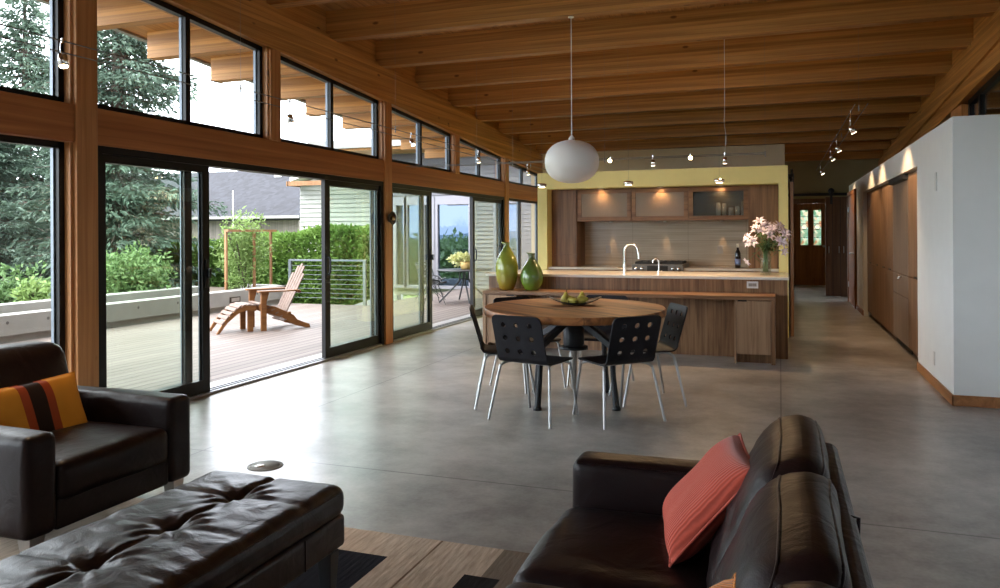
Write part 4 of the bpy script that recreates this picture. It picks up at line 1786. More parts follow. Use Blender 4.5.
c0 = make_chair('black perforated chair with its back towards the ottoman, left of the nearest two', (-1.705, 5.52, 0), R(-14.5))
for lab, loc, rz in (
    ('black perforated chair turned diagonally, nearest the sofa', (-1.155, 5.68, 0), R(46)),
    ('black perforated chair at the table end nearest the hall', (-1.045, 6.34, 0), R(117)),
    ('black perforated chair seen edge-on at the glass door side', (-2.085, 5.94, 0), R(-70)),
    ('black chair half hidden behind the table in front of the vases', (-2.10, 6.60, 0), R(-127)),
    ('black chair mostly hidden behind the table, facing the sofa', (-1.56, 6.93, 0), R(176))):
    dup(c0, loc, rz, lab)

# dark tray with pears
BX, BY, BZ = -1.61, 6.30, .770
t = thing('fruit_bowl', 'wide shallow dark bowl with upturned ends on the oval table', 'bowl', (BX, BY, BZ), TA)


def bowl_fn(p):
    e_ = abs(p.x) / .22
    return (p.x, p.y * .62, p.z + .045 * e_ ** 2.2)


MB().lathe([(0, .0), (.08, .002), (.16, .012), (.22, .022), (.216, .028), (.155, .018), (.08, .008), (0, .006)], n=40, fn=bowl_fn).build('tray', 'tray_dark', t)


def pear(loc, tilt, az, label, s=1.0):
    t = thing('pear', label, 'fruit', loc, az, 'pears in the dark bowl')
    rot = Matrix.Rotation(tilt, 3, 'Y')

    def fn(p):
        q = rot @ Vector((p.x, p.y, p.z - .035)) + Vector((0, 0, .035))
        return (q.x * s, q.y * s, q.z * s)
    MB().lathe([(0, .002), (.018, .0), (.034, .018), (.038, .038), (.031, .060), (.020, .078), (.016, .092), (.008, .101), (0, .102)], n=20, fn=fn).build('flesh', 'pear_skin', t)
    q0, q1 = fn(Vector((0, 0, .10))), fn(Vector((.004, .002, .125)))
    MB().tube([q0, q1], .003, 6).build('stalk', 'pear_stalk', t)


cs, sn = math.cos(TA), math.sin(TA)


def onb(u, v, dz):
    return (BX + u * cs - v * sn, BY + u * sn + v * cs, BZ + dz)


pear(onb(-.085, -.015, .008), R(8), R(20), 'upright pear at the end of the bowl nearest the glass doors')
pear(onb(-.045, .045, .008), R(75), R(70), 'pear lying at the back beside the upright one', .95)
pear(onb(-.012, -.030, .006), R(82), R(200), 'pear lying in the middle at the front of the bowl', .92)
pear(onb(.045, -.01, .008), R(80), R(10), 'pear lying on its side towards the hall end', 1.0)
pear(onb(.06, .050, .008), R(14), R(100), 'upright pear at the end of the bowl nearest the hall')

# ================================================================== SEATING
RZ = .012


def wr(p, sc, amp, seed=0):
    return mnoise.noise(Vector((p[0] * sc + seed, p[1] * sc, p[2] * sc))) * amp


b = MB((0, 0, 0))
b.box(-3.46, -.30, -.6, 3.14, .001, RZ)
o = single('rug', b, 'rug_wool', 'beige banded rug with black woven rectangles under the ottoman', 'rug')


def leg_taper(c, h_, r0_=.022, r1=.032, z0=RZ, mat='satin_steel', t=None):
    x, y = c
    b = MB(t)
    b.hexa([(x - r0_, y - r0_, z0), (x + r0_, y - r0_, z0), (x + r0_, y + r0_, z0), (x - r0_, y + r0_, z0),
            (x - r1, y - r1, z0 + h_), (x + r1, y - r1, z0 + h_), (x + r1, y + r1, z0 + h_), (x - r1, y + r1, z0 + h_)])
    b.build('leg', mat, t, bevel=.003)


def seam(b, pts, r_=.0045):
    b.tube(pts, r_, 6)


# armchair ----------------------------------------------------------------
t = thing('armchair', 'dark brown leather armchair beside the fir post', 'armchair', (-3.35, 2.70, 0))
for y in (2.32, 3.095):
    b = MB(t)
    b.soft((-3.27, y, .358), (.465, .076, .208), .035, (.0, .012, .008), lambda p: (p.x, p.y, p.z + wr(p, 6, .004, y)), n=12)
    b.build('arm', 'leather', t)
b = MB(t)
b.soft((-3.26, 2.71, .215), (.44, .315, .067), .015, n=6)
b.build('seat_base', 'leather', t)
b = MB(t)
b.soft((-3.15, 2.71, .345), (.345, .312, .085), .04, (.018, 0, .022), lambda p: (p.x, p.y, p.z + wr(p, 7, .006)), n=18)
sc_ = b.build('seat_cushion', 'leather', t)


def lean(p, k, z0):
    return (p.x - k * (p.z - z0), p.y, p.z)


b = MB(t)
b.soft((-3.57, 2.755, .475), (.115, .395, .325), .07, (.03, 0, .012), lambda p: lean((Vector((p.x + wr(p, 5, .010), p.y, p.z))), .26, -.3), n=14)
b.build('backrest', 'leather', t)
for x in (-2.865, -3.66):
    for y in (2.315, 3.10):
        leg_taper((x, y), .142, .022, .036, t=t, mat='satin_steel')


def place(o, ctr, ex, ey):
    ex, ey = Vector(ex).normalized(), Vector(ey)
    ey = (ey - ex * ey.dot(ex)).normalized()
    ez = ex.cross(ey)
    o.matrix_world = Matrix(((ex.x, ey.x, ez.x, ctr[0]), (ex.y, ey.y, ez.y, ctr[1]), (ex.z, ey.z, ez.z, ctr[2]), (0, 0, 0, 1)))
    return o


def cushion_mesh(w_, h_, th, n=26, seed=0):
    vs, fs = [], []
    for side in (1, -1):
        for i in range(n + 1):
            for j in range(n + 1):
                u, v = -1 + 2 * i / n, -1 + 2 * j / n
                pin = 1 - .055 * (1 - u * u) * (v * v) ** 2
                pin2 = 1 - .055 * (1 - v * v) * (u * u) ** 2
                z = th / 2 * (max(0, 1 - u ** 4) * max(0, 1 - v ** 4)) ** .55
                z *= 1 + .10 * mnoise.noise(Vector((u * 2 + seed, v * 2, side)))
                vs.append((u * w_ / 2 * pin2, v * h_ / 2 * pin, side * z))
    k = (n + 1) ** 2
    for i in range(n):
        for j in range(n):
            a = i * (n + 1) + j
            q = (a, a + n + 1, a + n + 2, a + 1)
            fs.append(q)
            fs.append(tuple(x + k for x in q[::-1]))
    return MB().add(vs, fs, True)


def piping(parent, w_, h_, mat, n=40):
    P = []
    for k in range(n):
        s_ = 4 * k / n
        e_ = int(s_)
        f = -1 + 2 * (s_ - e_)
        u, v = [(f, -1), (1, f), (-f, 1), (-1, -f)][e_]
        pin = 1 - .055 * (1 - u * u) * (v * v) ** 2
        pin2 = 1 - .055 * (1 - v * v) * (u * u) ** 2
        P.append((u * w_ / 2 * pin2, v * h_ / 2 * pin, 0))
    P.append(P[0])
    return MB().tube(P, .004, 6).build('piping', mat, parent)


o = cushion_mesh(.60, .34, .13, seed=3).build('throw_pillow', 'striped_fabric')
tag(o, 'mustard pillow with dark red and black stripes on the armchair', 'pillow')
place(o, (-3.325, 2.67, .515), (.05, .96, .02), (-.36, -.22, .88))
piping(o, .60, .34, 'striped_fabric')

# ottoman -----------------------------------------------------------------
OXc, OYc, OHx, OHy = -1.86, 1.65, .31, .93
t = thing('ottoman', 'long tufted dark leather ottoman bench on the rug', 'ottoman', (OXc, OYc, 0))
tufts = [(-1.86, 2.32), (-1.86, 2.00), (-1.86, 1.69), (-1.86, 1.37), (-1.86, 1.05)]


def tuft(p):
    x, y = p.x + OXc, p.y + OYc
    z = p.z
    if p.z > -.02:
        k = min(1, (p.z + .02) / .06)
        g = math.exp(-((x - OXc) / .015) ** 2)
        dz = -.014 * g
        for tx, ty in tufts:
            r2 = (x - tx) ** 2 + (y - ty) ** 2
            dz -= .024 * math.exp(-r2 / .0026)
            dz -= .008 * math.exp(-((y - ty) / .010) ** 2) * (1 - .5 * abs(x - OXc) / OHx)
            # folds radiating from each tuft
            if r2 < .05:
                a = math.atan2(y - ty, x - tx)
                rr = math.sqrt(r2)
                dz += .0045 * math.sin(11 * a + 5 * mnoise.noise(Vector((tx * 3, ty * 7, 0)))) * math.exp(-((rr - .085) / .06) ** 2)
        dz += .0045 * mnoise.noise(Vector((x * 4 + y * 3, y * 13, 1.3))) + .003 * mnoise.noise(Vector((x * 13, y * 24, 2.1)))
        z += dz * k
    return (p.x + .004 * mnoise.noise(Vector((y * 9, p.z * 9, 0))), p.y, z)


b = MB(t)
b.soft((OXc, OYc, .365), (OHx, OHy, .060), .045, (.008, .008, .012), tuft, n=90)
cu = b.build('cushion', 'ottoman_leather', t)
b = MB(t)
for s_ in (-1, 1):
    b.tube([(OXc + s_ * (OHx - .004), OYc - OHy + .06, .40), (OXc + s_ * (OHx - .004), OYc + OHy - .06, .40)], .004, 6)
b.build('piping', 'ottoman_leather', cu)
for tx, ty in tufts:
    MB(t).lathe([(0, .4175), (.012, .4155), (.018, .408)], c=(tx, ty, -.020), n=14).build('button', 'ottoman_leather', t)
b = MB(t)
b.soft((OXc, OYc, .252), (OHx - .006, OHy - .006, .062), .02, (.004, .004, 0), n=10)
b.build('base', 'ottoman_leather', t)
for y in (2.30, 1.70, 1.1):
    for s_ in (-1, 1):
        b = MB(t)
        b.tube([(OXc + s_ * (OHx - .003), y, .20), (OXc + s_ * (OHx - .003), y, .308)], .0035, 6)
        b.build('seam', 'ottoman_leather', t)
for x in (OXc - .27, OXc + .27):
    for y in (OYc - .85, OYc + .85):
        leg_taper((x, y), .18, .020, .030, t=t, mat='black_metal')

# sofa --------------------------------------------------------------------
t = thing('sofa', 'dark brown leather sofa holding the coral and orange pillows', 'sofa', (-.25, 1.70, 0))
b = MB(t)
b.soft((-.27, 1.69, .19), (.40, .96, .085), .02, n=6)
b.build('seat_base', 'leather', t)
for y in (2.685, .70):
    b = MB(t)
    b.soft((-.31, y, .345), (.375, .078, .24), .035, (.006, .012, .008), lambda p: (p.x, p.y, p.z + wr(p, 5, .004, y)), n=12)
    a_ = b.build('arm', 'leather', t)
    b = MB(t)
    for s_ in (-1, 1):
        b.tube([(-.665, y + s_ * .07, .574), (.04, y + s_ * .07, .574)], .0035, 6)
    b.tube([(-.686, y + .045, .15), (-.686, y + .045, .55)], .003, 6)
    b.build('piping', 'leather', a_)
for k in range(3):
    yc = 2.30 - .605 * k
    b = MB(t)
    b.soft((-.40, yc, .345), (.305, .302, .095), .05, (.02, .0, .022), lambda p: (p.x, p.y, p.z + wr(p, 6, .007, k * 3.1)), n=18)
    b.build('seat_cushion', 'leather', t)
for k in range(3):
    yc = 2.30 - .605 * k
    b = MB(t)

    def bf(p):
        q = Vector((p.x + wr(p, 5, .010, k), p.y, p.z + wr(p, 4, .008, k + 5)))
        # vertical creases on the front face
        if p.x < 0:
            q.x += .006 * math.sin(p.z * 46 + 6 * mnoise.noise(Vector((p.y * 5, p.z * 3, k)))) * max(0, 1 - (p.y / .3) ** 2) * max(0, min(1, (.12 - p.z) / .10))
        return (q.x + .42 * q.z, q.y, q.z)
    b.soft((-.03, yc, .610), (.088, .322, .195), .082, (.022, .0, .015), bf, n=20)
    bc = b.build('back_cushion', 'leather', t)
    b = MB(t)
    for dx in (-.052, .052):
        P = []
        for j in range(25):
            yy = -.30 + .60 * j / 24
            ex_, ey_ = abs(dx) - .006, max(0, abs(yy) - .240)
            zz = .113 + math.sqrt(max(0, .082 ** 2 - ex_ ** 2 - ey_ ** 2)) + .015 * (1 - (yy / .3) ** 2) * .65
            q = Vector(bf(Vector((dx, yy, zz))))
            P.append((q.x - .03, q.y + yc, q.z + .610))
        b.tube(P, .004, 6)
    b.build('piping', 'leather', bc)
b = MB(t)
b.hexa([(.08, .64, .10), (.16, .64, .10), (.15, 2.74, .10), (.08, 2.74, .10), (.10, .66, .70), (.17, .66, .70), (.17, 2.70, .70), (.10, 2.70, .70)])
bp_ = b.build('back_frame', 'leather', t, bevel=.03, seg=4)
for y in (2.02, 1.36):
    b = MB(t)
    b.tube([(.105, y, .702), (.172, y, .69), (.165, y, .45), (.153, y, .12)], .005, 6)
    b.build('seam', 'leather', bp_)
for x in (-.62, .08):
    for y in (.72, 2.66):
        leg_taper((x, y), .095, t=t, z0=RZ if x < -.3 else .0)

o = cushion_mesh(.40, .36, .12, seed=8).build('throw_pillow', 'coral_fabric')
tag(o, 'coral ribbed pillow leaning against the sofa back', 'pillow')
place(o, (-.205, 2.37, .592), (.17, -.98, .0), (.66, .0, .74))
piping(o, .40, .36, 'coral_fabric')
o = cushion_mesh(.40, .40, .14, seed=2).build('throw_pillow', 'orange_fabric')
tag(o, 'orange pillow tucked against the sofa back, mostly cut off below the coral one', 'pillow')
place(o, (-.165, 1.315, .552), (.05, -.99, .0), (.46, .03, .85))
piping(o, .40, .40, 'orange_fabric')

# floor outlet disc
t = thing('floor_outlet', 'round steel floor outlet set in the concrete behind the ottoman', 'outlet', (-2.875, 3.85, 0))
MB(t).lathe([(0, .001), (.085, .001), (.085, .004), (0, .004)], c=(-2.875, 3.85, 0), n=36).build('cover', 'concrete_wall', t)
MB(t).lathe([(.087, .0), (.104, .0), (.102, .004), (.087, .004)], c=(-2.875, 3.85, 0), n=36).build('rim', 'concrete_wall', t)
MB(t).lathe([(0, .003), (.03, .003), (.028, .007), (0, .007)], c=(-2.90, 3.83, 0), n=16).build('cap', 'satin_steel', t)

# ================================================================== LIGHTS
PXx, PYy, PZz = -1.93, 7.45, 2.075
t = thing('pendant_lamp', 'large white opal globe pendant over the dining table', 'lamp', (PXx, PYy, PZz))
b = MB(t)
prof = []
for i in range(25):
    a = -math.pi / 2 + math.pi * i / 24
    ca, sa = math.cos(a), math.sin(a)
    prof.append((.268 * abs(ca) ** .88, PZz + .212 * (abs(sa) ** .92) * (1 if sa > 0 else -1)))
b.lathe(prof, c=(PXx, PYy, 0), n=48)
b.build('lamp_shade', 'globe_opal', t)
MB(t).lathe([(0, PZz + .205), (.035, PZz + .205), (.03, PZz + .235), (.008, PZz + .26), (0, PZz + .26)], c=(PXx, PYy, 0), n=20).build('cap', 'cord_white', t)
MB(t).tube([(PXx, PYy, PZz + .25), (PXx, PYy, zh(7.45) + .41)], .0045, 8).build('cord', 'cord_white', t)
MB(t).lathe([(0, zh(7.45) + .40), (.03, zh(7.45) + .40), (.03, zh(7.45) + .411), (0, zh(7.45) + .411)], c=(PXx, PYy, 0), n=20).build('canopy', 'cord_white', t)


def cables(name_label, a, b_, sep, axis, hang):
    t = thing('cable_light_track', name_label, 'light cable', a)
    for s_ in (-1, 1):
        d = Vector((sep / 2 * s_, 0, 0)) if axis == 'Y' else Vector((0, sep / 2 * s_, 0))
        MB(t).tube([Vector(a) + d, Vector(b_) + d], .0042, 6).build('cable', 'wire_steel', t)
    for h in hang:
        h = Vector(h)
        top = zdeck(h.y) + .005
        b = MB(t)
        b.tube([h, (h.x, h.y, top)], .0009, 5)
        b.tube([h - Vector((0, 0, .03)), h + Vector((0, 0, .03))], .006, 6)
        b.build('hanger_wire', 'wire_steel', t)
    return t


def head(p, drop, aim, label, group, glow='lamp_low', energy=0, ang=45, size=1.0):
    """small cylinder spot hanging from a cable at p"""
    p = Vector(p)
    t = thing('cable_spotlight', label, 'spotlight', p, group=group)
    e_ = p - Vector((0, 0, drop))
    b = MB(t)
    b.tube(smooth_path([p + Vector((0, 0, .015)), p - Vector((.004, .01, drop * .5)), e_], 3), .0035, 6)
    b.tube([p + Vector((0, 0, -.012)), p + Vector((0, 0, .012))], .009, 8)
    b.build('stem', 'chrome', t)
    d = Vector(aim).normalized()
    b = MB(t)
    b.tube([e_ - d * .012, e_ - d * .010, e_ + d * .055 * size, e_ + d * .055 * size], [.008 * size, .021 * size, .026 * size, .022 * size], 16)
    b.build('housing', 'chrome', t)
    b = MB(t)
    b.tube([e_ + d * (.055 * size + .001), e_ + d * (.055 * size + .004)], .02 * size, 14)
    b.build('bulb', glow, t)
    if energy:
        spot(e_ + d * (.055 * size + .02), e_ + d * 2, energy, ang)
    return t


G1 = 'spots on the cable along the glass wall'
cables('twin steel cable light run along the glass wall', (-3.62, -3.0, 2.385), (-3.62, 15.2, 2.385), .22, 'Y',
       [(-3.51, y, 2.385) for y in (-1.0, 2.2, 4.45, 6.75, 8.9, 11.1, 13.4)])
for (y, dr, aim, lab, gl, en) in (
        (3.03, .08, (.25, -.1, -.95), 'glowing cable spot in front of the nearest full-height fir post', 'lamp_glow', 9),
        (5.02, .11, (.2, .1, -1), 'unlit cable spot in front of the white sky clerestory', 'lamp_low', 0),
        (7.10, .07, (.5, -.35, -.8), 'cable spot above the wall sconce, tilted to the room', 'lamp_low', 5),
        (8.95, .08, (.1, .1, -1), 'cable spot before the third clerestory bay, pointing down', 'lamp_low', 5),
        (10.95, .09, (.1, .1, -1), 'cable spot nearest the yellow kitchen wall, pointing down', 'lamp_low', 5)):
    head((-3.51, y, 2.385), dr, aim, lab, G1, gl, en, 60)

G2 = 'spots on the cable over the island'
cables('twin steel cable light run across the kitchen island', (-4.5, 9.0, 2.235), (-.15, 9.0, 2.235), .14, 'X',
       [(x, 9.07, 2.235) for x in (-3.1, -1.95, -.15)])
for (x, dr, aim, lab, gl, en) in (
        (-1.85, .02, (.05, -.9, -.25), 'bright cable spot beside the globe pendant, facing the room', 'lamp_glow', 4),
        (-1.36, .05, (0, .1, -1), 'small unlit cable spot between the two bright ones', 'lamp_low', 5),
        (-.94, .02, (.05, -.9, -.28), 'bright cable spot over the island centre, facing the room', 'lamp_glow', 4),
        (-.57, .05, (0, .2, -1), 'cable spot pointing down at the hall end of island cable', 'lamp_low', 5)):
    h_ = head((x, 8.93, 2.24), dr, aim, lab, G2, gl, en, 70)
    if x > -.6:
        b = MB(h_)
        b.tube(smooth_path([(x, 8.93, 2.25), (x + .012, 8.93, 2.42), (x - .006, 8.93, 2.6), (x, 8.93, 2.78), (x, 8.93, zdeck(8.93))], 5), .0028, 6)
        b.build('cord', 'cord_white', h_)
for k, x in enumerate((-2.72, -1.665, -.64)):
    t = thing('puck_pendant', ['chrome disc pendant near the left yellow jamb above the green vase', 'chrome disc pendant in front of yellow soffit over the taps', 'chrome disc pendant in front of yellow soffit above the outlet end'][k], 'pendant light', (x, 9.05, 1.955), group='chrome disc pendants over the island')
    MB(t).lathe([(0, 1.93), (.045, 1.93), (.056, 1.942), (.056, 1.968), (.03, 1.976), (0, 1.976)], c=(x, 9.05, 0), n=28).build('disc_body', 'chrome', t)
    MB(t).lathe([(0, 1.926), (.036, 1.926), (.036, 1.931)], c=(x, 9.05, 0), n=20).build('bulb', 'lamp_low', t)
    MB(t).tube([(x, 9.05, 1.975), (x, 9.05, zdeck(9.05))], .0009, 5).build('hanger_wire', 'wire_steel', t)
    spot((x, 9.05, 1.915), (x, 9.1, 0), 12, 165, .9)

G3 = 'spots on the cable along the hall'
cables('twin steel cable light run along the hall beside the white volume', (.78, 8.6, 2.66), (.78, 17.6, 2.66), .12, 'Y',
       [(.78, y, 2.66) for y in (8.9, 11.3, 13.9)])
for (y, dr, aim, lab, en) in (
        (9.15, .16, (.42, .1, -.85), 'largest chrome cable spot nearest the white pier', 10),
        (11.3, .15, (.42, .1, -.85), 'second chrome cable spot along the hall run', 10),
        (12.6, .15, (.42, .1, -.85), 'third chrome cable spot along the hall run', 8),
        (15.6, .15, (.42, -.1, -.85), 'farthest chrome cable spot towards the barn door', 6)):
    head((.72, y, 2.66), dr, aim, lab, G3, 'lamp_low', en, 100, 1.35)
# ================================================================== OUTDOORS
DZ = -.03
b = MB()
b.box(-9.52, -4.985, -4.5, 13.45, DZ - .12, DZ)
b.box(-7.62, -4.985, 13.45, 18.5, DZ - .12, DZ)
struct('floor_deck', b, 'deck_boards')
struct('ground', MB().box(-150, 40, -40, 300, -1.6, -1.3), 'stucco_ground')

# concrete planter
t = thing('concrete_planter', 'long board-formed concrete planter wall along the deck edge', 'planter', (-9.9, 5.0, DZ))
b = MB(t)
b.box(-9.76, -9.50, -4.5, 13.6, .06, .335)
b.box(-10.6, -9.50, 13.35, 13.6, .06, .335)
b.build('front_wall', 'concrete_wall', t, bevel=.008)
b = MB(t)
b.box(-9.75, -9.53, -4.5, 13.58, -1.3, .06)
b.build('recessed_base', 'concrete_wall', t)
b = MB(t)
b.box(-10.5, -10.24, -4.5, 11.9, -1.3, .405)
b.build('rear_wall', 'concrete_wall', t, bevel=.008)
b = MB(t)
b.box(-10.24, -9.76, -4.5, 13.35, -.1, .25)
b.box(-13.0, -10.5, -4.5, 14.0, -1.3, .22)
b.build('soil', 'soil', t)
for y in (6.3, 7.35, 7.95, 8.9, 9.55, 10.4, 11.0, 12.5, 13.1):
    b = MB(t)
    b.lathe([(0, .0), (.022, .0)], n=12, fn=lambda p: (-9.4985 + p.z, y + p.x, .235 + p.y))
    b.build('tie_hole', 'formtie', t)
t = thing('step_light', 'small brass step light set in the concrete planter wall', 'light', (-9.5, 11.85, .17))
MB(t).box(-9.505, -9.485, 11.70, 11.99, .115, .225).build('bezel', 'bronze', t, bevel=.004)
MB(t).box(-9.486, -9.481, 11.735, 11.955, .14, .205).build('lens', 'outlet_grey', t)

# cable railing at the end of the deck
t = thing('cable_railing', 'grey metal cable railing in front of the clipped hedge', 'railing', (-8.5, 13.4, DZ))
for x in (-9.38, -7.66):
    MB(t).box(x - .03, x + .03, 13.38, 13.43, DZ, .86).build('post', 'rail_metal', t)
MB(t).box(-9.40, -7.62, 13.37, 13.44, .835, .87).build('top_rail', 'rail_metal', t)
for k in range(8):
    z = .10 + .092 * k
    MB(t).tube([(-9.38, 13.405, z), (-7.66, 13.405, z)], .005, 6).build('cable', 'rail_metal', t)
b = MB((-8.1, 13.95, -.1))
b.hexa([(-8.9, 13.85, -1.3), (-7.64, 13.85, -1.3), (-7.64, 14.05, -1.3), (-8.9, 14.05, -1.3), (-8.9, 13.85, -.30), (-7.64, 13.85, .10), (-7.64, 14.05, .10), (-8.9, 14.05, -.30)])
single('stair_wall', b, 'concrete_cap', 'low sloping pale concrete stair wall behind the cable railing', 'wall')

# trellis frame
t = thing('trellis', 'slim cedar trellis frame of three posts with climbing plant', 'trellis', (-10.05, 12.95, .22))
for x, y in ((-10.0, 12.22), (-9.95, 13.0), (-10.05, 13.68)):
    MB(t).box(x - .022, x + .022, y - .022, y + .022, .22, 1.46).build('post', 'trellis_wood', t)
MB(t).box(-10.03, -9.93, 12.2, 13.72, 1.43, 1.475).build('top_bar', 'trellis_wood', t)

rng = random.Random(11)


def leaf_at(V, F, p, L, wd, d=None, up=.3):
    if d is None:
        d = Vector((rng.gauss(0, 1), rng.gauss(0, 1), rng.gauss(up, .8)))
    d.normalize()
    s_ = d.cross(Vector((rng.gauss(0, 1), rng.gauss(0, 1), rng.gauss(0, 1))))
    s_.normalize()
    n_ = len(V)
    V += [tuple(p), tuple(p + d * L * .5 + s_ * wd * .5), tuple(p + d * L), tuple(p + d * L * .5 - s_ * wd * .5)]
    F.append((n_, n_ + 1, n_ + 2, n_ + 3))


def cloud(c, r_, n, L, wd, shell=.55):
    V, F = [], []
    c = Vector(c)
    for i in range(n):
        d = Vector((rng.gauss(0, 1), rng.gauss(0, 1), rng.gauss(0, 1))).normalized()
        k = shell + (1 - shell) * rng.random()
        bump_ = 1 + .22 * mnoise.noise(d * 2.3 + c)
        p = c + Vector((d.x * r_[0], d.y * r_[1], d.z * r_[2])) * k * bump_
        leaf_at(V, F, p, L * rng.uniform(.7, 1.3), wd)
    return V, F


def bush(name, label, c, r_, n, L, wd, mat, cat='shrub', stems=6, group=None, shell=.2):
    c = Vector(c)
    base = Vector((c.x, c.y, c.z - r_[2]))
    t = thing(name, label, cat, base, group=group)
    V, F = cloud(c, r_, n, L, wd, shell)
    MB(t).add(V, F).build('leaves', mat, t)
    b = MB(t)
    for i in range(stems):
        a = rng.uniform(0, 6.28)
        q = c + Vector((r_[0] * .6 * math.cos(a), r_[1] * .6 * math.sin(a), r_[2] * rng.uniform(.1, .7)))
        b.tube(smooth_path([base + Vector((.04 * math.cos(a), .04 * math.sin(a), -.05)), (base + q) / 2 + Vector((0, 0, .05)), q], 3), [.014] * 6 + [.006], 5)
    b.build('stems', 'dark_bark', t)
    return t


bush('climbing_plant', 'airy light green climber growing up the cedar trellis', (-10.12, 12.95, 1.06), (.34, .80, .84), 2600, .10, .03, 'climber_leaves', 'plant')
bush('shrub', 'pale green leafy shrub behind the planter parapet before the spruce', (-11.0, 10.9, .62), (.62, .85, .55), 3600, .11, .045, 'shrub_leaves')
bush('shrub', 'light green shrub peeking beside the fixed window frame', (-11.0, 8.95, .42), (.26, .30, .30), 700, .11, .045, 'climber_leaves')
bush('shrub', 'small bright green tuft in the planter beside the trellis', (-9.95, 12.4, .42), (.16, .22, .17), 420, .09, .025, 'climber_leaves', 'plant', 3)
bush('shrub', 'dark green bush low behind the planter under the spruces', (-12.2, 9.3, .25), (.7, 1.2, .7), 2600, .12, .05, 'far_leaves')

# clipped hedge
t = thing('hedge', 'tall clipped bright green hedge beyond the deck railing', 'hedge', (-14, 15.4, -1.3))
V, F = [], []
HX0, HX1, HY0, HY1 = -16.0, -8.38, 14.9, 15.5


def htop(x):
    return 1.14 + .075 * (x + 12.65) + .05 * math.sin(x * 3.1)


for i in range(52000):
    q = rng.random()
    x = HX1 - (HX1 - HX0) * rng.random() ** 1.2
    if q < .66:
        p = Vector((x, HY0 + rng.gauss(0, .05) + .10 * mnoise.noise(Vector((x * 2, 0, q * 5))), -.9 + rng.random() * (htop(x) + .9)))
        d = Vector((rng.gauss(0, .7), rng.gauss(-.6, .6), rng.gauss(.5, .6)))
    elif q < .93:
        p = Vector((x, HY0 + (HY1 - HY0) * rng.random(), htop(x) + rng.gauss(0, .045)))
        d = Vector((rng.gauss(0, .7), rng.gauss(-.2, .7), rng.gauss(.9, .5)))
    else:
        p = Vector((HX1 + rng.gauss(0, .05), HY0 + (HY1 - HY0) * rng.random(), -.9 + rng.random() * (htop(HX1) + .9)))
        d = Vector((rng.gauss(.6, .6), rng.gauss(0, .7), rng.gauss(.5, .6)))
    leaf_at(V, F, p, rng.uniform(.08, .15), .05, d)
MB(t).add(V, F).build('leaves', 'hedge_leaves', t)
MB(t).box(HX0, HX1 - .12, HY0 + .12, HY1 - .1, -1.3, .95).build('branch_core', 'far_leaves', t)


# spruces
def spruce(seed, H, Rb, label, loc):
    rg = random.Random(seed)
    t = thing('spruce_tree', label, 'tree', loc, group='spruces beyond the planter')
    b = MB()
    b.tube([(0, 0, 0), (.05, 0, H * .5), (0, .03, H * .98)], [Rb * .085, Rb * .05, .01], 8)
    V, F = [], []
    z = .25
    while z < H * .985:
        f = z / H
        L0 = Rb * (1 - f) ** .82 * (.88 + .12 * math.sin(z * 5)) + .08
        nb = int(10 + 6 * (1 - f))
        for i in range(nb):
            a = rg.uniform(0, 6.28318)
            L = L0 * rg.uniform(.72, 1.12)
            zz = z + rg.uniform(-.12, .12)
            dr = Vector((math.cos(a), math.sin(a), 0))
            side = Vector((-math.sin(a), math.cos(a), 0))

            def at(s_):
                return dr * (L * s_) + Vector((0, 0, zz - L * (.50 * s_ - .26 * s_ * s_)))
            if f < .8:
                b.tube([at(0), at(.5), at(.95)], [.028, .018, .006], 4, False)
            m = max(10, int(L * 46))
            for k in range(m):
                s_ = .10 + .90 * (k + rg.random()) / m
                p = at(s_)
                wd = (1.15 - s_) * L * .42
                off = rg.uniform(-1, 1)
                p = p + side * off * wd + Vector((0, 0, rg.uniform(-.10, .05)))
                d = (dr * rg.uniform(.2, 1.0) + side * off * 1.1 + Vector((0, 0, rg.uniform(-.9, .25)))).normalized()
                ln = rg.uniform(.11, .22)
                s2 = d.cross(Vector((rg.gauss(0, .5), rg.gauss(0, .5), 1))).normalized() * rg.uniform(.018, .036)
                up = s2.cross(d).normalized() * .03
                n_ = len(V)
                V += [tuple(p - s2 * .3), tuple(p + s2 * .3), tuple(p + d * ln * .6 + s2 + up), tuple(p + d * ln), tuple(p + d * ln * .6 - s2 + up)]
                F.append((n_, n_ + 1, n_ + 2, n_ + 3, n_ + 4))
        z += .24 + .08 * (1 - f)
    b.build('trunk', 'dark_bark', t)
    MB().add(V, F).build('foliage', 'spruce_needles', t)
    return t


s1 = spruce(3, 10.6, 3.0, 'pointed spruce seen through the leftmost windows with its tip visible', (-20.1, 16.1, -1.4))
s2 = spruce(9, 15.0, 2.75, 'big dense blue-green spruce behind the first sliding door', (-14.1, 13.6, -1.4))
dup(s1, (-25.5, 17.0, -1.4), 1.9, 'spruce whose branches fill the far left edge window')
o = dup(s1, (-23.0, 22.2, -1.4), 3.4, 'low spruce in the gap between the two nearer spruces')
o.scale = (.95, .95, .62)
o = dup(s2, (-16.9, 12.6, -1.4), 2.2, 'spruce behind the timber post, left of the dense one')
o.scale = (.85, .85, .50)

# white neighbour building ----------------------------------------------------
def clapboard(b, x0, x1, y, z0, z1, holes, step=.11, th=.02):
    z = z0
    while z < z1 - .01:
        zt = min(z + step, z1)
        cuts = [(x0, x1)]
        for hx0, hx1, hz0, hz1 in holes:
            if hz0 < zt - .02 and hz1 > z + .02:
                nc = []
                for a, c in cuts:
                    if hx1 <= a or hx0 >= c:
                        nc.append((a, c))
                    else:
                        if hx0 > a:
                            nc.append((a, hx0))
                        if hx1 < c:
                            nc.append((hx1, c))
                cuts = nc
        for a, c in cuts:
            b.hexa([(a, y - th, z), (c, y - th, z), (c, y + .12, z), (a, y + .12, z), (a, y - .003, zt), (c, y - .003, zt), (c, y + .12, zt), (a, y + .12, zt)])
        z += step


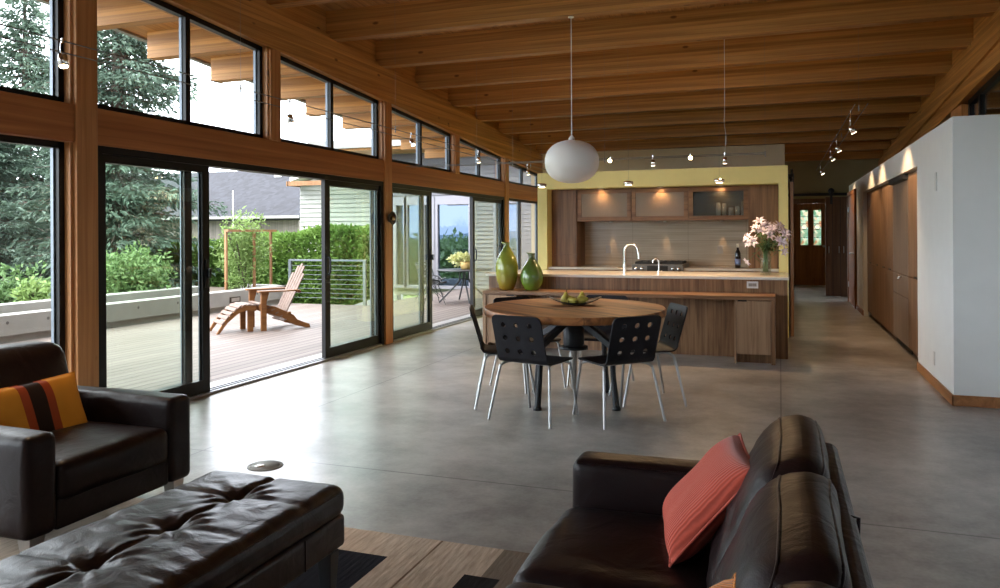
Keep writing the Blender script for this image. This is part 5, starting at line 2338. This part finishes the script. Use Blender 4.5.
t = thing('cottage', 'white clapboard cottage with timber eave behind the hedge', 'building', (-12.9, 21.6, -1.3))
b = MB(t)
clapboard(b, -14.3, -11.5, 21.0, -1.3, 2.95, [], .14, .035)
b.box(-14.3, -11.5, 21.12, 22.2, -1.3, 2.95)
b.build('wall', 'siding_white', t)
b = MB(t)
for s_ in (-1, 1):
    b.hexa([(-12.9, 20.5, 3.45), (-12.9 + s_ * 1.45, 20.5, 3.02), (-12.9 + s_ * 1.45, 22.3, 3.02), (-12.9, 22.3, 3.45), (-12.9, 20.5, 3.57), (-12.9 + s_ * 1.45, 20.5, 3.14), (-12.9 + s_ * 1.45, 22.3, 3.14), (-12.9, 22.3, 3.57)])
b.prism([(-14.3, 2.95), (-11.5, 2.95), (-12.9, 3.44)], 21.0, 22.2, 'Y')
b.build('roof', 'white_paint', t)
b = MB(t)
b.box(-14.38, -11.45, 20.42, 20.52, 2.88, 3.02)
b.box(-14.42, -14.35, 20.42, 22.3, 2.88, 3.02)
b.build('fascia', 'trellis_wood', t)

# dark roofed house -------------------------------------------------------------
t = thing('house', 'house with big dark shingle roof and brown board walls beyond hedge', 'building', (-28, 30, -1.3))
b = MB(t)
b.box(-40, -18.2, 26.6, 33, -1.3, 1.95)
b.build('wall', 'brown_siding', t)
b = MB(t)
b.prism([(26.05, 1.98), (30.0, 4.20), (33.6, 1.98), (33.6, 2.12), (30.0, 4.36), (26.05, 2.12)], -41, -17.8, 'X')
b.build('roof', 'shingles', t)
b = MB(t)
b.box(-41, -17.8, 25.97, 26.06, 2.02, 2.13)
b.build('gutter', 'gutter', t)
b = MB(t)
b.hexa([(-21.3, 29.3, 3.75), (-20.95, 29.3, 3.75), (-20.95, 29.6, 3.75), (-21.3, 29.6, 3.75), (-21.3, 29.25, 4.08), (-20.95, 29.25, 4.08), (-20.95, 29.6, 4.18), (-21.3, 29.6, 4.18)])
b.build('roof_vent', 'white_paint', t)
b = MB((-20.6, 25.6, -1.3))
b.tube([(-20.6, 25.6, -1.3), (-20.6, 25.6, 3.15)], .024, 10)
single('pole', b, 'white_paint', 'thin white pole in front of the dark shingle roof', 'pole')

# grey sided wing closing the deck ---------------------------------------------
t = thing('house_wing', 'grey clapboard wing with tall windows closing the far deck end', 'building', (-7.3, 18.6, DZ))
WIN = [(-9.60, -9.38), (-9.27, -8.88), (-8.77, -8.55), (-8.39, -7.52), (-6.75, -6.2)]
WZ0, WZ1 = .02, 2.13
b = MB(t)
clapboard(b, -9.76, -4.98, 18.5, DZ, 3.5, [(a - .07, c + .07, WZ0 - .06, WZ1 + .09) for a, c in WIN], .105, .034)
b.build('wall', 'siding_grey', t)
for a, c in WIN:
    f = MB(t)
    f.box(a - .09, a, 18.46, 18.6, WZ0 - .08, WZ1)
    f.box(c, c + .09, 18.46, 18.6, WZ0 - .08, WZ1)
    f.box(a - .09, c + .09, 18.46, 18.6, WZ1, WZ1 + .22)
    f.box(a, c, 18.46, 18.6, WZ0 - .08, WZ0)
    fo = f.build('window', 'trim_lavender', t)
    MB(t).box(a, c, 18.53, 18.54, WZ0, WZ1).build('pane', 'tinted_glass', fo)
b = MB(t)
b.box(-11.55, -4.9, 17.45, 22.5, 3.62, 3.72)
b.box(-11.55, -4.9, 17.40, 17.48, 3.58, 3.80)
b.box(-11.62, -11.55, 17.40, 22.5, 3.58, 3.80)
b.build('roof', 'gutter', t)
b = MB(t)
b.box(-11.5, -4.95, 17.5, 22.4, 3.52, 3.62)
b.build('soffit', 'fir_deck', t)
b = MB(t)
b.box(-9.76, -4.98, 22.2, 22.35, 2.25, 3.52)
b.box(-5.12, -4.98, 22.2, 22.35, -1.3, 2.25)
b.box(-11.5, -11.38, 22.2, 22.35, -1.3, 3.52)
b.build('rear_wall', 'trim_lavender', t)
b = MB(t)
b.box(-9.76, -4.98, 18.62, 22.4, -.25, DZ)
b.build('porch_floor', 'concrete_cap', t)
t2 = thing('porch_railing', 'thin dark railing seen through the big wing window', 'railing', (-7.4, 22.3, DZ))
for z in (.25, .45, .65, .85):
    MB(t2).box(-9.6, -5.2, 22.26, 22.29, z, z + .03).build('rail', 'rail_metal', t2)
for x in (-9.0, -7.6, -6.2):
    MB(t2).box(x - .02, x + .02, 22.25, 22.30, DZ, .88).build('post', 'rail_metal', t2)

# trees and ridge beyond the wing
for i, (x, y, r_, zt) in enumerate(((-13.7, 31.5, 2.4, 1.25), (-16.6, 34, 2.6, 1.2), (-10.2, 32, 2.2, 1.0), (-20.5, 37, 2.2, .8))):
    t = thing('tree', ['bushy green tree seen in the middle of the big wing window', 'bushy tree left of centre through the wing windows', 'bushy tree at the hall side of the wing window view', 'bushy tree far left in the wing window view'][i], 'tree', (x, y, -5), group='trees beyond the wing')
    V, F = cloud((x, y, zt - r_ * .9), (r_, r_, r_ * .9), 5200, .36, .20, .6)
    MB(t).add(V, F).build('foliage', 'meadow_leaves', t)
    MB(t).tube([(x, y, -5), (x, y, zt - r_ * .6)], [.25, .12], 8).build('trunk', 'dark_bark', t)
b = MB((0, 0, 0))
vs, fs = [], []
for i in range(61):
    x = -220 + 6 * i
    z = 1.2 + 2.2 * mnoise.noise(Vector((x * .02, 3, 0))) + .6 * mnoise.noise(Vector((x * .09, 1, 0)))
    vs += [(x, 230, -8), (x, 236, z), (x, 290, -8)]
for i in range(60):
    for k in range(2):
        fs.append((i * 3 + k, i * 3 + 3 + k, i * 3 + 4 + k, i * 3 + 1 + k))
b.add(vs, fs, True)
struct('hill', b, 'hazy_hill')

# ---------------------------------------------------------------- Adirondack chair and footrest
AZ = R(144.5)
t = thing('adirondack_chair', 'teak adirondack chair in profile on the deck', 'chair', (-7.16, 9.83, DZ), AZ)
t.scale = (1, .8, 1)
for s_ in (-1, 1):
    x = s_ * .285
    b = MB().box(x - .022, x + .022, .27, .37, 0, .56)
    b.build('front_leg', 'teak', t, bevel=.004)
    # back rail: from front leg sloping to the ground behind
    b = MB()
    P = [(.38, .30), (.38, .39), (.10, .345), (-.18, .235), (-.26, .20), (-.33, .13), (-.48, .075), (-.56, .055), (-.58, .0), (-.50, .0), (-.30, .045), (-.05, .17)]
    b.prism(P, x - .05 * s_ - .018, x - .05 * s_ + .018, 'X')
    b.build('side_rail', 'teak', t, bevel=.003)
    b = MB()
    b.prism([(x - .05, .42), (x + .065, .42), (x + .08, .30), (x + .06, -.10), (x + .04, -.36), (x - .03, -.36), (x - .045, -.1)], .56, .582, 'Z')
    b.build('armrest', 'teak', t, bevel=.004)
    b = MB().prism([(.22, .56), (.27, .56), (.27, .42)], x - .015, x + .015, 'X')
    b.build('arm_bracket', 'teak', t)
for k in range(7):
    y = .36 - .075 * k
    z = .392 - .022 * k - .0035 * k * k
    b = MB().bar((-.26, y, z), (.26, y, z), .062, .02, (0, .18 + .04 * k, 1))
    b.build('seat_slat', 'teak_grey', t, bevel=.003)
for k in range(5):
    x = -.20 + .10 * k
    top = .96 - .035 * (k - 2) ** 2 - .01
    yb, yt = -.135, -.135 - (top - .26) * .60
    b = MB().bar((x * .92, yb, .26), (x * 1.08, yt, top), .085, .02, (0, 1, 0))
    b.build('back_slat', 'teak_grey', t, bevel=.003)
for yz in ((-.355, .548), (-.16, .24)):
    b = MB().bar((-.29, yz[0], yz[1]), (.29, yz[0], yz[1]), .06, .03)
    b.build('back_support', 'teak', t)

t = thing('adirondack_footrest', 'slatted teak footrest curving down in front of the adirondack chair', 'footstool', (-7.44, 9.33, DZ), AZ)
t.scale = (1, .85, 1)
for s_ in (-1, 1):
    x = s_ * .22
    P = [(-.24, .37), (-.05, .385), (.10, .33), (.30, .17), (.42, .0), (.37, .0), (.24, .15), (.07, .27), (-.06, .31), (-.24, .30)]
    b = MB().prism(P, x - .018, x + .018, 'X')
    b.build('side_rail', 'teak', t, bevel=.003)
    b = MB().box(x - .02 - .038 * s_, x + .02 - .038 * s_, -.20, -.11, 0, .36)
    b.build('leg', 'teak', t, bevel=.003)
prof = [(-.20, .385), (-.12, .392), (-.04, .388), (.04, .368), (.11, .328), (.18, .275), (.245, .22), (.31, .155)]
for i, (y, z) in enumerate(prof):
    j = min(i + 1, len(prof) - 1)
    i0 = j - 1
    tang = Vector((0, prof[j][0] - prof[i0][0], prof[j][1] - prof[i0][1])).normalized()
    nrm = Vector((0, -tang.z, tang.y))
    b = MB().bar((-.245, y, z), (.245, y, z), .062, .018, nrm)
    b.build('slat', 'teak_grey', t, bevel=.003)

# ---------------------------------------------------------------- bistro table, wire chairs, potted plant
BTX, BTY = -6.13, 14.8
t = thing('bistro_table', 'round black metal table with splayed legs on the far deck', 'table', (BTX, BTY, DZ))
b = MB()
b.lathe([(0, .64), (.56, .64), (.57, .65), (.56, .665), (0, .665)], n=40)
b.build('tabletop', 'dark_grey_metal', t)
for k in range(4):
    a = .6 + k * math.pi / 2
    ca, sa = math.cos(a), math.sin(a)
    b = MB()
    b.tube(smooth_path([(.09 * ca, .09 * sa, .64), (.10 * ca, .10 * sa, .45), (.16 * ca, .16 * sa, .36), (.52 * ca, .52 * sa, .004)], 4), .018, 8)
    b.build('leg', 'dark_grey_metal', t)
b = MB()
b.tube([(.11 * math.cos(a * .5236), .11 * math.sin(a * .5236), .46) for a in range(13)], .01, 6)
b.build('ring', 'dark_grey_metal', t)
t = thing('potted_plant', 'yellow-green potted plant on the round deck table', 'plant', (BTX - .05, BTY, DZ + .665))
MB(t).lathe([(0, .636), (.09, .636), (.13, .72), (.135, .80), (.12, .80), (.11, .74), (0, .73)], c=(BTX + .04, BTY, 0), n=24).build('pot', 'pot_yellow', t)
V, F = cloud((BTX - .07, BTY, .84), (.24, .2, .12), 900, .09, .035, .3)
MB(t).add(V, F).build('leaves', 'potted_leaves', t)


def wire_chair(label, loc, rz):
    t = thing('wire_chair', label, 'chair', loc, rz, 'wire chairs at the round deck table')
    # bowl shaped wire seat: rings and ribs
    def sh(u, v):
        # u 0..1 front to top of back, v -1..1 across
        y = .22 - .42 * min(1, u / .5) - .10 * max(0, (u - .5) / .5)
        z = .42 - .03 * math.sin(min(1, u / .5) * 3.14) + .36 * max(0, (u - .5) / .5) ** .9
        wv = .24 + .03 * math.sin(u * 3.14)
        return Vector((wv * v, y + .10 * v * v * (1 if u > .45 else .2), z + .10 * v * v * (1 - max(0, (u - .6) / .4)) * (1 if u > .2 else .4)))
    b = MB()
    for i in range(9):
        v = -1 + i / 4
        b.tube([sh(k / 14, v) for k in range(15)], .0075, 5)
    for k in range(11):
        u = k / 10
        b.tube([sh(u, -1 + i / 6) for i in range(13)], .0075, 5)
    b.build('wire_seat', 'dark_grey_metal', t)
    b = MB()
    rim = [sh(k / 14, -1) for k in range(15)] + [sh(1, -1 + i / 6) for i in range(1, 13)] + [sh(1 - k / 14, 1) for k in range(1, 15)] + [sh(0, 1 - i / 6) for i in range(1, 13)]
    b.tube(rim, .014, 6)
    b.build('rim', 'dark_grey_metal', t)
    for sx_ in (-1, 1):
        for sy_ in (-1, 1):
            b = MB()
            b.tube([(sx_ * .10, .02 + sy_ * .08, .40), (sx_ * .22, sy_ * .22, .004)], .008, 6)
            b.tube([(sx_ * .10, .02 + sy_ * .08, .40), (sx_ * .05, .02, .30), (sx_ * .22, sy_ * .22, .10)], .006, 6)
            b.build('leg', 'dark_grey_metal', t)
    return t


w0 = wire_chair('dark wire armchair on the near side of the round deck table', (-6.52, 14.05, DZ), R(-50))
dup(w0, (-7.0, 15.0, DZ), R(-100), 'dark wire armchair farther back, left of the round deck table')

# evergreen screens added to block daylight and darken the right clerestory
for lab, (xa, xb, ya, yb), n_, face in (
        ('added evergreen screen shading the right clerestory along the outside wall', (4.4, 5.6, -4.0, 18.0), 14000, 0),
        ('added evergreen screen darkening the view through the right clerestory', (2.5, 9.0, 22.6, 23.8), 8000, 1)):
    t = thing('added_shade_screen', lab, 'hedge', ((xa + xb) / 2, (ya + yb) / 2, -1.3))
    V, F = [], []
    for i in range(n_):
        if face == 0:
            p = Vector((xa - .1 + rng.gauss(0, .12), rng.uniform(ya, yb), rng.uniform(-1.2, 6.8)))
            d = Vector((rng.gauss(-.6, .6), rng.gauss(0, .7), rng.gauss(.3, .7)))
        else:
            p = Vector((rng.uniform(xa, xb), ya - .1 + rng.gauss(0, .12), rng.uniform(-1.2, 6.0)))
            d = Vector((rng.gauss(0, .7), rng.gauss(-.6, .6), rng.gauss(.3, .7)))
        leaf_at(V, F, p, rng.uniform(.22, .4), .12, d)
    MB(t).add(V, F).build('leaves', 'far_leaves', t)
    MB(t).box(xa, xb, ya, yb, -1.3, 6.6 - .7 * face).build('branch_core', 'far_leaves', t)
